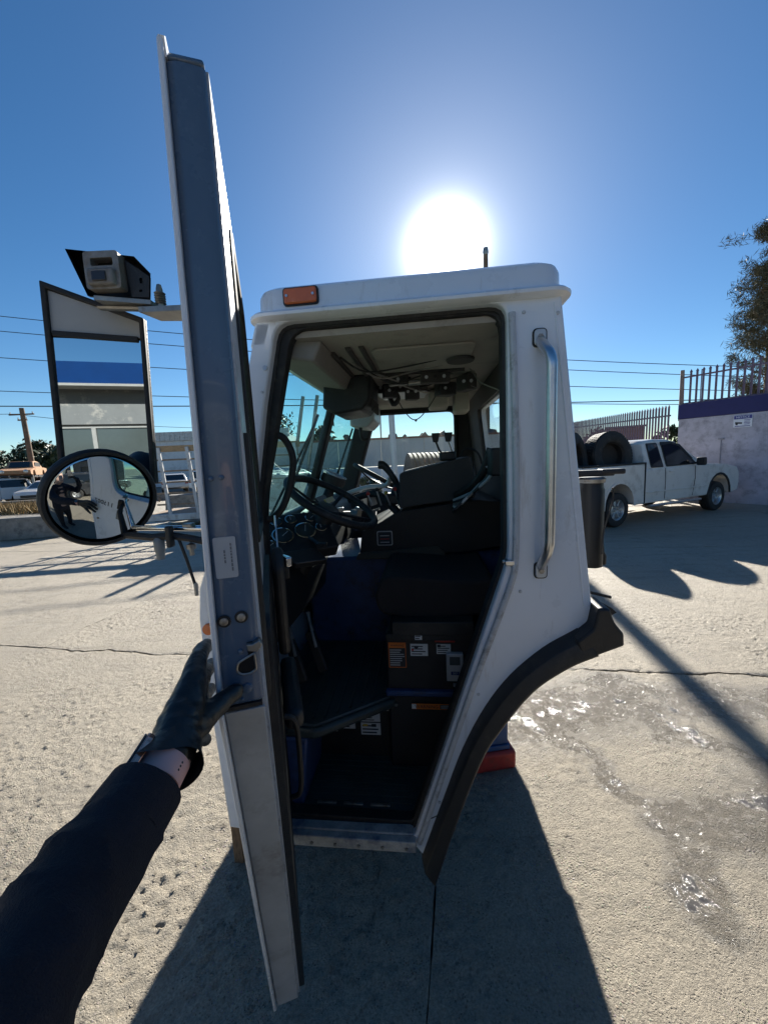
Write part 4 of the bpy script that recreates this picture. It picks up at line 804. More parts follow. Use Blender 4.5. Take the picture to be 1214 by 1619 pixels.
organic('glove', [lp(c) for c in (
    [(-.262, .412, 1.421, .0285), (-.267, .44, 1.431, .028), (-.270, .466, 1.443, .0245), (-.272, .492, 1.461, .0185), (-.281, .528, 1.474, .0135), (-.290, .562, 1.472, .0125), (-.298, .592, 1.464, .0115)],
    [(-.266, .44, 1.425, .027), (-.276, .498, 1.438, .0185), (-.2850, .543, 1.440, .0135), (-.293, .580, 1.430, .011), (-.300, .605, 1.425, .010)],
    [(-.268, .44, 1.418, .027), (-.281, .495, 1.414, .0175), (-.289, .538, 1.404, .013), (-.295, .572, 1.394, .0105), (-.300, .593, 1.388, .0095)],
    [(-.269, .435, 1.41, .025), (-.2825, .483, 1.391, .0155), (-.289, .512, 1.366, .012), (-.290, .528, 1.350, .0098), (-.2885, .538, 1.338, .009)],
    [(-.262, .43, 1.420, .023), (-.2545, .462, 1.420, .0195), (-.2465, .488, 1.421, .0152), (-.237, .510, 1.423, .0133), (-.229, .522, 1.424, .0122)])], .0021, glove_m, person, 4, gw)
# flared cuff of the glove
cu = MB(); ax = Vector((.002, .035, .010)).normalized()
pa = Vector(wr_) - PI_; ringp = []
for d, r in ((.010, .0285), (-.002, .0300), (-.012, .0335), (-.022, .0365)): ringp.append((pa + ax * d, r))
rg = []
x1 = ax.cross(Vector((0, 0, 1))).normalized(); y1 = ax.cross(x1)
for i, (p, r) in enumerate(ringp):
    rg.append([tuple(p + (x1 * math.cos(a) + y1 * math.sin(a)) * r * (1 + .05 * i * math.sin(3 * a + 1)) + ax * (.004 * i * math.sin(2 * a + 2.2))) for a in [2 * math.pi * k / 40 for k in range(40)]])
cu.loft(rg, cap=False).build('glove_cuff', glove_m, person, smooth=70)
# wrist watch: band and case
wp_ = Vector((-.2645, .390, 1.4155)) - PI_
gold_m = M('rose_gold', (.62, .36, .28), .22, .9, var=.05); band_m = M('pink_band', (.70, .40, .36), .55, var=.04)
WM = Matrix.Translation(wp_) @ ax.to_track_quat('Z', 'Y').to_matrix().to_4x4()
bd_ = MB(); bd_.loft([[tuple(WM @ Vector((r * math.cos(a), r * math.sin(a), z))) for a in [2 * math.pi * k / 40 for k in range(40)]] for r, z in ((.0262, -.013), (.0282, -.013), (.0282, .011), (.0262, .011))], cap=False)
watch = bd_.build('watch_band', band_m, person, smooth=60)
vd_ = Vector((-.66, -.1, .66)); vdir = (vd_ - ax * vd_.dot(ax)).normalized()
wc = wp_ + vdir * .0335; side = ax.cross(vdir)
CM = Matrix(((side.x, ax.x, vdir.x, wc.x), (side.y, ax.y, vdir.y, wc.y), (side.z, ax.z, vdir.z, wc.z), (0, 0, 0, 1)))
def cm(mb): mb.v = [tuple(CM @ Vector(v)) for v in mb.v]; return mb
cm(MB().prism(rrect(-.019, .019, -.023, .023, .010, 5), -.007, .002, 'xy')).build('watch_case', gold_m, watch, bevel=.002)
cm(MB().prism(rrect(-.017, .017, -.021, .021, .009, 5), .002, .0045, 'xy')).build('watch_glass', M('watch_glass', (.01, .01, .012), .05, coat=1), watch, bevel=.001)
cm(MB().box((.017, .012, -.003), (.004, .007, .006)).box((-.017, .012, -.003), (.004, .007, .006))).build('watch_lug', gold_m, watch, bevel=.001)
for k in (-1, 0, 1):
    a = 2.15; MB().sph(tuple(WM @ Vector((0, 0, 0)) - vdir * .012 + side * .0245 + ax * (.004 * k)), (.0016, .0016, .0016), 8, 6).build('band_hole', ink, watch)
# phone held up at the viewpoint, just behind the lens, and the hand that holds it
ph = MB().prism(rrect(-.005, .067, -.120, .028, .012, 5), -.045, -.038, 'xz').build('phone', blackp, bevel=.002)
ph.location = (0, 0, 1.75); tag(ph, 'dark phone held up in front of the photographer', 'phone')
organic('right_hand', [lp(c) for c in ([(.15, -.03, 1.60, .03), (.11, -.05, 1.65, .026), (.075, -.06, 1.67, .018)], [(.085, -.06, 1.69, .010), (.06, -.062, 1.70, .009), (.02, -.062, 1.70, .008)], [(.085, -.06, 1.67, .010), (.05, -.062, 1.675, .009), (.015, -.062, 1.675, .008)], [(.085, -.06, 1.65, .010), (.05, -.062, 1.65, .009), (.02, -.062, 1.65, .008)], [(.11, -.05, 1.66, .012), (.095, -.05, 1.70, .010), (.09, -.055, 1.73, .008)])], .004, glove_m, person, 3)
# ------------------------------------------------------------------ pickup truck with tyres in its bed
pwhite = M('pickup_white', (.72, .69, .63), .3, var=.05, vs=2, coat=.3, dirt=((.40, .36, .30), .35, 2.2))
dglass = GLASS('dark_glass', (.10, .12, .12)); 
tint = M('tinted_window', (.012, .015, .016), .06, var=.0, spec=.8)
tyre_m = M('tyre_rubber', (.022, .021, .020), .75, var=.3, vs=8, bump=.2, bs=60, dirt=((.06, .055, .048), .35, 5))
rim_m = M('alloy', (.55, .55, .54), .35, .8, var=.1, vs=10, dirt=((.2, .18, .15), .4, 8))
lampred = M('tail_lamp', (.35, .02, .015), .2, var=.05, coat=.5); lampclr = M('head_lamp', (.6, .62, .64), .1, .3, var=.03, coat=.5)
def wheel_parts(parent, x, y, r, w, side, spokes=6, name='wheel'):
    """axis along y; rim face towards side (-1 or 1)"""
    Mx = Matrix.Translation((x, y, r)) @ Matrix.Rotation(R(-90 * side), 4, 'X')
    h = w / 2
    t = MB().lathe([(r * .60, -h * .9), (r * .78, -h), (r * .94, -h * .92), (r, -h * .7), (r, -h * .3), (r * .985, -h * .26), (r * .985, -h * .16), (r, -h * .12), (r, h * .12), (r * .985, h * .16), (r * .985, h * .26), (r, h * .3), (r, h * .7), (r * .94, h * .92), (r * .78, h), (r * .60, h * .9), (r * .55, 0), (r * .60, -h * .9)], 32, Mx, cap=False).build(name, tyre_m, parent, smooth=40)
    MB().lathe([(0, h * .35), (r * .22, h * .38), (r * .25, h * .45), (r * .50, h * .30), (r * .56, h * .80), (r * .61, h * .90), (r * .62, h * .85), (r * .60, 0), (0, 0)], 28, Mx).build('rim', rim_m, t, smooth=35)
    b = MB()
    for k in range(spokes):
        a = 2 * math.pi * k / spokes; b.box((r * .40 * math.cos(a), r * .40 * math.sin(a), h * .52), (r * .36, r * .11, h * .30), rz=a)
    b.v = [tuple(Mx @ Vector(v)) for v in b.v]; b.build('rim_spokes', rim_m, t, bevel=.008)
    MB().lathe([(0, h * .62), (r * .09, h * .62), (r * .12, h * .5), (r * .12, h * .3), (0, h * .3)], 14, Mx).build('hub_cap', rim_m, t)
    return t
def arch(cx, r, z0, n=10, flip=False):
    P = [(cx + r * math.cos(R(180 - 180 * k / n)), z0 + r * math.sin(R(180 - 180 * k / n))) for k in range(n + 1)]
    return P
def shell(prof, w, crown=None):
    """side profile swept across the width with a slight tumblehome given by crown(z)"""
    rings = []
    for f in (-1, -.97, -.86, 0, .86, .97, 1):
        k = {1: .955, .97: .985}.get(abs(f), 1)
        rings.append([(x, f * w / 2 * (crown(z) if crown else 1), z0 + (z - z0) * (k if z > z0 else 1)) for x, z in prof for z0 in (.9,)])
    return MB().loft(rings)
def pickup(loc, rz):
    t = empty('pickup_truck', loc, rz); tag(t, 'white extended cab pickup truck loaded with big tyres', 'pickup')
    WB = 4.05; w = 1.98; r = .395          # x forward, rear axle at 0
    lower = [(-1.18, .60), (-.55, .50)] + arch(0, .50, .50) + [(.58, .44), (WB - .60, .44)] + arch(WB, .52, .47) + [(WB + .62, .42), (WB + .95, .46), (WB + 1.0, .70), (WB + .97, .98), (WB + .88, 1.16), (WB + .3, 1.25), (WB - .62, 1.30), (.92, 1.24), (.90, 1.42), (-1.20, 1.42), (-1.22, .9)]
    tum = lambda z: 1 - max(0, z - .95) * .05 - max(0, .6 - z) * .08
    # front body and bed are two pieces with a gap between them
    bedp = [(-1.18, .60), (-.55, .50)] + arch(0, .50, .50) + [(.58, .46), (.895, .46), (.895, 1.40), (-1.20, 1.40), (-1.22, .9)]
    frontp = [(.915, .46), (WB - .60, .46)] + arch(WB, .52, .47) + [(WB + .62, .44), (WB + .93, .50), (WB + .99, .72), (WB + .96, 1.0), (WB + .86, 1.15), (WB + .3, 1.245), (WB - .70, 1.30), (.915, 1.27)]
    bed = shell(bedp, w, tum).build('bed_side', pwhite, t, bevel=.02); 
    shell(frontp, w, tum).build('front_body', pwhite, t, bevel=.03, seg=3)
    MB().box((-.15, 0, 1.405), (2.0, w * .80, .03)).build('bed_cavity', rubber, t)
    for s in (-1, 1): MB().box((-.15, s * w * .47, 1.41), (2.1, .09, .035)).build('bed_rail', rubber, t, bevel=.008)
    # cab greenhouse
    gp = [(.93, 1.26), (1.0, 1.86), (1.10, 1.93), (1.5, 1.965), (2.0, 1.955), (2.32, 1.90), (2.55, 1.80), (3.32, 1.29)]
    def gw(z): return 1 - max(0, z - 1.25) * .26
    rings = []
    for f in (-1, -.94, -.7, 0, .7, .94, 1):
        k = {1: .93, .94: .985}.get(abs(f), 1); rings.append([(x, f * w * .485 * gw(z), 1.25 + (z - 1.25) * k) for x, z in gp])
    MB().loft(rings).build('cab_roof', pwhite, t, bevel=.02)
    def sidequad(name, pts, mat, off, s, par=t, th=.012):
        b = MB(); q = [(x, s * (w * .485 * gw(z) + off - .03 * max(0, (z - 1.8) / .15)), z) for x, z in pts]; n = len(q)
        b.add(q + [(x, y - s * th, z) for x, y, z in q], [tuple(range(n)), tuple(range(n, 2 * n))[::-1]] + [(i, (i + 1) % n, n + (i + 1) % n, n + i) for i in range(n)])
        return b.build(name, mat, par)
    for s in (-1, 1):
        f = sidequad('window_frame', rpoly([(1.14, 1.285), (1.13, 1.86), (1.55, 1.87), (1.62, 1.285)], .04), rubber, .008, s)
        sidequad('window_glass', rpoly([(1.17, 1.315), (1.16, 1.83), (1.52, 1.84), (1.585, 1.315)], .05), tint, .012, s, f)
        f = sidequad('window_frame', rpoly([(1.72, 1.285), (1.70, 1.87), (2.12, 1.875), (2.42, 1.80), (3.02, 1.30)], .05), rubber, .008, s)
        sidequad('window_glass', rpoly([(1.76, 1.315), (1.74, 1.83), (2.10, 1.835), (2.38, 1.77), (2.92, 1.32)], .05), tint, .012, s, f)
        sidequad('rain_visor', [(1.66, 1.80), (1.69, 1.885), (2.12, 1.89), (2.44, 1.815), (2.86, 1.45), (2.80, 1.43), (2.38, 1.765), (2.10, 1.835)], rubber, .02, s)
        def side(x, z): return s * (w / 2 * tum(z) + .004)
        for px in (1.66, 2.90):        # door shut lines
            MB().tube([(px, side(px, 1.26), 1.26), (px, side(px, .95), .95), (px - (.0 if px < 2 else .08), side(px, .52), .52)], .006, 5).build('door_gap', rubber, t)
        MB().box((.905, s * w / 2 * .98, .95), (.02, .03, .95)).build('bed_gap', rubber, t)
        MB().box((1.90, side(0, 1.17) + s * .012, 1.17), (.20, .03, .035)).build('door_handle', pwhite, t, bevel=.01)
        MB().box((2.2, side(0, .72) + s * .002, .72), (2.5, .02, .035)).build('body_molding', pwhite, t, bevel=.008)
        MB().tube([(1.0, s * (w / 2 + .03), .40), (3.1, s * (w / 2 + .03), .40)], .045, 10, sq=.7).build('running_board', steel, t)
        mr = MB().box((2.86, s * (w / 2 + .14), 1.37), (.10, .20, .20)).build('side_mirror', rubber, t, bevel=.035, seg=3)
        MB().tube([(2.84, s * (w / 2 - .04), 1.32), (2.86, s * (w / 2 + .06), 1.34)], .025, 8).build('mirror_stalk', rubber, mr)
        MB().box((-1.20, s * w * .455, 1.05), (.05, .12, .42)).build('tail_lamp', lampred, t, bevel=.01)
        MB().box((WB + .86, s * w * .38, .93), (.16, .34, .20)).build('head_lamp', lampclr, t, bevel=.02)
        MB().prism([(-.5, .42), (-.52, .50)] + arch(0, .54, .50) + [(.56, .46), (.50, .46)] + arch(0, .49, .50)[::-1] + [(-.49, .42)], s * (w / 2 - .015), s * (w / 2 + .012)).build('wheel_arch', pwhite, t)
        MB().prism([(WB - .58, .46)] + arch(WB, .56, .47) + [(WB + .57, .46), (WB + .52, .46)] + arch(WB, .51, .47)[::-1] + [(WB - .52, .46)], s * (w / 2 - .015), s * (w / 2 + .012)).build('wheel_arch', rubber, t)
        MB().box((-.58, s * w * .44, .42), (.03, .28, .32)).build('mud_flap', rubber, t)
        wheel_parts(t, 0, s * (w / 2 - .16), r, .27, s); wheel_parts(t, WB, s * (w / 2 - .16), r, .27, s)
    MB().box((2.0, 0, .5), (4.6, .9, .16)).build('chassis', rubber, t)
    MB().box((-1.26, 0, .62), (.14, w * .92, .20)).build('rear_bumper', steel, t, bevel=.03)
    MB().box((WB + 1.0, 0, .62), (.16, w * .96, .26)).build('front_bumper', rim_m, t, bevel=.05)
    MB().box((WB + .97, 0, .93), (.06, w * .52, .30)).build('grille', rubber, t, bevel=.01)
    ws = [(2.50, 1.81), (3.28, 1.315)]; ww = lambda z: w * .42 * gw(z)
    MB().add([(2.51, -ww(1.8), 1.825), (2.51, ww(1.8), 1.825), (3.27, ww(1.32), 1.335), (3.27, -ww(1.32), 1.335)], [(0, 1, 2, 3)]).build('windshield', tint, t)
    MB().add([(.955, -ww(1.8) * .8, 1.82), (.955, ww(1.8) * .8, 1.82), (.905, ww(1.35) * .8, 1.36), (.905, -ww(1.35) * .8, 1.36)], [(0, 1, 2, 3)]).build('rear_window', tint, t)
    return t
PA = math.atan2(.414, .91); pk = pickup((4.86, 9.42, 0), PA)
def big_tyre(loc, rot, label, r=.52, w=.40, tread=26, group=None):
    t = empty('scrap_tyre', loc); t.rotation_euler = rot; h = w / 2
    MB().lathe([(r * .56, -h * .8), (r * .60, -h * .95), (r * .80, -h), (r * .95, -h * .9), (r * .975, -h * .75), (r * .975, h * .75), (r * .95, h * .9), (r * .80, h), (r * .60, h * .95), (r * .56, h * .8), (r * .54, 0), (r * .56, -h * .8)], 40, cap=False).build('carcass', tyre_m, t, smooth=50)
    b = MB()
    for k in range(tread * 2):
        a = math.pi * k / tread
        for j, z in enumerate((-.62, -.21, .21, .62)):
            aa = a + (j % 2) * math.pi / tread / 2
            b.box((r * .985 * math.cos(aa), r * .985 * math.sin(aa), z * h), (r * .045, r * 2 * math.pi / tread / 2 * .80, h * .37), rz=aa)
    b.build('tread', tyre_m, t)
    MB().lathe([(r * .30, -h * .15), (r * .5, -h * .2), (r * .56, -h * .8), (r * .565, -h * .8), (r * .565, h * .8), (r * .52, h * .7), (r * .5, h * .1), (r * .30, h * .0)], 28).build('rim', M('rusty_rim', (.03, .025, .022), .7, .3, var=.4, vs=12), t)
    tag(t, label, 'tyre', group); return t
def onbed(lx, ly, lz): return tuple(Matrix.Translation(pk.location) @ Matrix.Rotation(PA, 4, 'Z') @ Vector((lx, ly, lz)))
big_tyre(onbed(.28, -.46, 1.60), (R(84), 0, PA + R(-10)), 'large worn truck tyre leaning right behind the pickup cab', .56, .42, group='tyres in the pickup bed')
big_tyre(onbed(-.82, -.40, 1.58), (R(80), R(6), PA + R(22)), 'large worn truck tyre nearest the pickup tailgate', .56, .42, group='tyres in the pickup bed')
big_tyre(onbed(-.27, .46, 1.60), (R(92), 0, PA + R(4)), 'truck tyre half hidden behind the other two in the pickup bed', .56, .40, group='tyres in the pickup bed')
# ------------------------------------------------------------------ painted wall with spiked fence, sign
lav = M('painted_block_wall', (.50, .47, .53), .85, var=.18, vs=1.5, bump=.5, bs=25, dirt=((.25, .23, .26), .5, 3.5))
band = M('violet_paint', (.030, .030, .125), .75, var=.2, vs=3, bump=.3, bs=25, dirt=((.03, .03, .10), .4, 3))
fmet = M('fence_paint', (.16, .11, .16), .6, var=.2, vs=4, dirt=((.12, .07, .05), .4, 9))
WA = Vector((9.72, 12.75, 0)); WBv = Vector((12.6, 7.6, 0)); wd = (WBv - WA).normalized(); wang = math.atan2(wd.y, wd.x); wl = (WBv - WA).length
wall = empty('boundary_wall', WA, wang); tag(wall, 'tall pale lavender wall with a violet band along its top', 'wall')
MB().box((wl / 2, .12, 1.31), (wl, .24, 2.62)).build('wall_face', lav, wall)
MB().box((wl / 2 - .01, .12, 2.86), (wl + .04, .27, .46)).build('top_band', band, wall, bevel=.01)
MB().tube([(1.15, -.015, .9), (1.15, -.015, 1.9)], .012, 6).build('conduit', M('conduit_grey', (.3, .29, .32), .6), wall)
MB().box((1.15, -.02, 1.93), (.14, .05, .05)).build('wall_box', M('conduit_grey', (.3, .29, .32), .6), wall)
tf = empty('wall_top_fence', WA + Vector((0, 0, 3.08)), wang); tag(tf, 'spiked metal picket fence standing on top of the lavender wall', 'fence')
def picket(parent, x, h, z=0, y=.12):
    if 'pick%.2f' % h not in MATS:
        me = MB().box((0, 0, h / 2), (.045, .045, h)).add([(-.04, -.02, h), (.04, -.02, h), (.04, .02, h), (-.04, .02, h), (0, 0, h + .09)], [(0, 1, 4), (1, 2, 4), (2, 3, 4), (3, 0, 4), (3, 2, 1, 0)]).mesh('picket'); me.materials.append(fmet); MATS['pick%.2f' % h] = me
    o = bpy.data.objects.new('picket', MATS['pick%.2f' % h]); COL.objects.link(o); o.parent = parent; o.location = (x, y, z); return o
n = int(wl / .165)
for k in range(n): picket(tf, .22 + .165 * k, 1.0)
MB().box((wl / 2, .12, .86), (wl, .04, .045)).build('top_rail', fmet, tf); MB().box((wl / 2, .12, .04), (wl, .04, .04)).build('bottom_rail', fmet, tf)
MB().cyl((.0, .12, -.5), (-.02, .12, 1.10), .07, .055, 10).build('end_post', M('rust_post', (.25, .19, .16), .7, var=.3), tf)
MB().box((.50, .12, .5), (.02, .02, 1.05)).build('brace', fmet, tf)
sg = empty('notice_sign', WA + wd * 1.62 + Vector((0, 0, 2.40)), wang); tag(sg, 'small white notice sign with violet heading on the lavender wall', 'sign')
MB().box((0, -.012, 0), (.42, .012, .34)).build('board', M('sign_white', (.75, .76, .8), .5), sg)
MB().box((0, -.020, .115), (.40, .006, .10)).build('heading', M('sign_violet', (.05, .05, .25), .5), sg)
lettering('NOTICE', .085, M('sign_white', (.75, .76, .8), .5), sg, (0, -.0245, .115), (R(90), 0, 0))
MB().box((-.09, -.020, -.045), (.16, .004, .045), ry=.12).box((-.13, -.020, -.075), (.05, .004, .06), ry=.3).build('camera_symbol', ink, sg)
b = MB()
for k in range(4): b.box((.10, -.020, .03 - .04 * k), (.14 - .02 * (k % 2), .004, .016))
b.box((0, -.020, -.14), (.34, .004, .018)); b.build('print', M('sign_violet', (.05, .05, .25), .5), sg)
# receding fence beyond the corner
FA = Vector((9.55, 12.9, 0)); FB = Vector((11.6, 27, 0)); fd = (FB - FA).normalized(); fang = math.atan2(fd.y, fd.x); fl_len = (FB - FA).length
rf = empty('yard_fence', FA, fang); tag(rf, 'rusty picket fence receding behind the pickup beyond the wall corner', 'fence')
for k in range(int(fl_len / .19)): picket(rf, .1 + .19 * k, 3.05, z=.006 * k, y=0)
MB().box((fl_len / 2, 0, 3.0), (fl_len, .05, .05), ry=R(-1.8)).build('top_rail', fmet, rf); MB().box((fl_len / 2, 0, .5), (fl_len, .05, .05)).build('bottom_rail', fmet, rf)
# building and shrubs beyond that fence
leaf_d = M('dark_foliage', (.035, .05, .02), .6, var=.4, vs=3); leaf_m = M('mid_foliage', (.06, .08, .035), .6, var=.4, vs=3); bark = M('bark', (.12, .09, .065), .9, var=.3, vs=6, bump=.5, bs=30)
brick = M('brick_render', (.36, .17, .10), .85, var=.25, vs=3, bump=.2)
bb = empty('brick_building', (20.6, 33, 0), R(-30)); tag(bb, 'low orange brick building behind the receding fence', 'building')
MB().box((0, 0, 1.75), (2.6, 3, 3.5)).build('wall', brick, bb); MB().box((0, 0, 3.55), (2.8, 3.2, .12)).build('roof', M('roof_grey', (.25, .24, .23), .8), bb)
for x in (-.6, .6):
    w_ = MB().box((x, -1.51, 2.2), (.6, .06, .9)).build('window', tint, bb); MB().box((x, -1.54, 1.7), (.8, .12, .08)).build('sill', M('roof_grey', (.25, .24, .23), .8), w_)
def leaves(name, pts, mat, parent, size=.1, n=8, spread=.3, seed=1, long=1.0, wide=.45):
    rnd = random.Random(seed); vs = []; fs = []
    for p in pts:
        for _ in range(n):
            c = Vector(p) + Vector((rnd.gauss(0, 1), rnd.gauss(0, 1), rnd.gauss(0, .8))) * spread
            d = Vector((rnd.gauss(0, 1), rnd.gauss(0, 1), rnd.gauss(0, 1))).normalized(); e = d.cross(Vector((rnd.random(), rnd.random(), rnd.random() + .1))).normalized()
            s = size * rnd.uniform(.6, 1.3); i = len(vs)
            vs += [tuple(c - d * s * long), tuple(c + e * s * wide), tuple(c + d * s * long), tuple(c - e * s * wide)]; fs.append((i, i + 1, i + 2, i + 3))
    me = bpy.data.meshes.new(name); me.from_pydata(vs, [], fs); return link(name, me, mat, parent, smooth=0)
def shrub(loc, rx, rz, label, mat=leaf_d, seed=1, n=160, size=.14, name='shrub', cat='shrub', trunk=True, group=None):
    t = empty(name, loc); rnd = random.Random(seed); pts = []
    for _ in range(n):
        a = rnd.uniform(0, 6.28); q = rnd.random() ** .5; z = rnd.random()
        prof = math.sin(math.pi * min(1, .12 + .88 * z)) ** .6
        lump = 1 + .3 * math.sin(3 * a + seed) * math.cos(5 * z + seed)
        pts.append((rx * q * prof * math.cos(a) * lump, rx * q * prof * math.sin(a) * lump, rz * (.12 + .88 * z) * (.85 + .15 * lump)))
    leaves('crown', pts, mat, t, size, 9, rx * .10, seed)
    if trunk: MB().tube([(0, 0, 0), (.03, 0, rz * .3), (.0, .05, rz * .7)], [rx * .06 + .03, rx * .05 + .02, .02], 8).build('trunk', bark, t)
    tag(t, label, cat, group or {'background_tree': 'trees beyond the yard', 'shrub': 'bushes behind the yard walls', 'potted_shrub': 'plants by the office buildings'}.get(name)); return t
shrub((17.0, 30.5, 0), 1.7, 3.3, 'dense green shrub behind the fence left of the brick building', leaf_m, 3)
shrub((21.6, 29.0, 0), 1.5, 3.1, 'dark bushy shrub behind the fence right of the brick building', leaf_d, 4)
# tall feathery tree over the wall
leaf_f = M('feather_foliage', (.085, .08, .045), .7, var=.4, vs=3)
def feather_tree(loc, h, label, seed=5, spread=1.6):
    rnd = random.Random(seed); t = empty('casuarina_tree', loc); b = MB(); tips = []
    tr = smooth_path([(0, 0, 0), (.08, .05, h * .3), (-.05, .0, h * .6), (.05, .05, h * .85), (0, 0, h)], 5)
    b.tube(tr, [.16 - .14 * i / (len(tr) - 1) for i in range(len(tr))], 8)
    for k in range(46):
        f = .16 + .8 * k / 46; z = h * f; a = rnd.uniform(0, 6.28); L_ = spread * (1.05 - f) * rnd.uniform(.7, 1.25) + .35
        p0 = Vector((.02, .02, z)); p1 = p0 + Vector((math.cos(a) * L_ * .55, math.sin(a) * L_ * .55, L_ * .32)); p2 = p0 + Vector((math.cos(a) * L_, math.sin(a) * L_, L_ * .62))
        b.tube([p0, p1, p2], [.035 * (1.1 - f) + .008, .016, .006], 5)
        for q in range(6):
            s = .3 + .7 * q / 5; m = p0.lerp(p1, s * 2) if s < .5 else p1.lerp(p2, s * 2 - 1)
            e = m + Vector((rnd.gauss(0, .22), rnd.gauss(0, .22), rnd.uniform(.05, .3)))
            b.tube([m, e], [.006, .003], 4); tips += [tuple(m.lerp(e, .6)), tuple(e)]
    b.build('trunk', bark, t); leaves('crown', tips, leaf_f, t, .055, 38, .12, seed, 2.2, .18); tag(t, label, 'tree', 'feathery trees behind the wall'); return t
feather_tree((13.95, 14.2, 0), 9.4, 'tall feathery tree rising behind the lavender wall', 5, 1.3)
feather_tree((16.4, 14.8, 0), 7.2, 'shorter feathery tree right of the tall one behind the wall', 9, 2.0)
# ------------------------------------------------------------------ utility poles and wires
polew = M('pole_wood', (.17, .115, .075), .85, var=.3, vs=3, bump=.4, bs=40, streak=(6, 6, .5), dirt=((.08, .06, .045), .4, 5))
def upole(name, loc, h, r, label, arms=((.94, 1.2),), lean=0):
    t = empty(name, loc); MB().cyl((0, 0, -.05), (lean * h, 0, h), r, r * .72, 12).build('shaft', polew, t)
    for f, l in arms:
        a = MB().box((lean * h * f, -.1, h * f), (l, .09, .10)).build('crossarm', polew, t)
        for s in (-.45, .0, .45): MB().lathe([(0, 0), (.03, 0), (.045, .05), (.03, .10), (.04, .14), (0, .15)], 8, Matrix.Translation((lean * h * f + s * l, -.1, h * f + .05))).build('insulator', silver, a)
    tag(t, label, 'utility pole', 'wooden utility poles'); return t
upole('utility_pole', (5.02, 18.4, 0), 10.6, .14, 'utility pole rising straight behind the cab roof', arms=())
MB().lathe([(0, 0), (.10, 0), (.13, .12), (.10, .3), (0, .34)], 10, Matrix.Translation((0, 0, 10.55))).build('pole_cap', dsteel, bpy.data.objects['utility_pole'])
up2 = upole('utility_pole', (-27.3, 30.5, 0), 6.95, .22, 'brown wooden utility pole standing behind the junk cars', arms=((.93, 1.9), (.87, .7)), lean=-.02)
wirem = M('wire_black', (.02, .02, .022), .6, var=0)
def wire(name, pts, label, r=.018):
    tag(MB().tube(smooth_path(pts, 10), r, 5).build(name, wirem, smooth=0), label, 'power line', 'power lines across the sky')
def sagged(a, b, sag, n=7):
    a, b = Vector(a), Vector(b); return [a.lerp(b, k / n) + Vector((0, 0, -sag * 4 * (k / n) * (1 - k / n))) for k in range(n + 1)]
wire('power_line', sagged((-30, 20, 11.4), (26, 20, 5.1), .8), 'uppermost power line running behind the whole cab')
wire('power_line', sagged((-30, 20.1, 10.5), (26, 20.1, 4.6), .6), 'second highest power line running behind the cab')
wire('power_line', sagged((-30, 20.2, 9.0), (26, 20.2, 4.0), .5), 'third power line down, crossing behind the door edge')
wire('power_line', sagged((-30, 20.3, 7.0), (26, 20.3, 3.45), .35), 'fourth power line down, level with the grab handle')
wire('power_line', sagged((-30, 20.4, 5.9), (26, 20.4, 3.9), .25), 'thick lower cable crossing near the top of the background wall', .026)
wire('power_line', sagged((-27.4, 30.4, 6.5), (-70, 18, 9.4), .9), 'wire running left from the brown wooden pole', .02)
wire('power_line', sagged((-27.4, 30.4, 6.4), (-12, 46, 6.2), .5), 'wire running right from the brown wooden pole', .02)
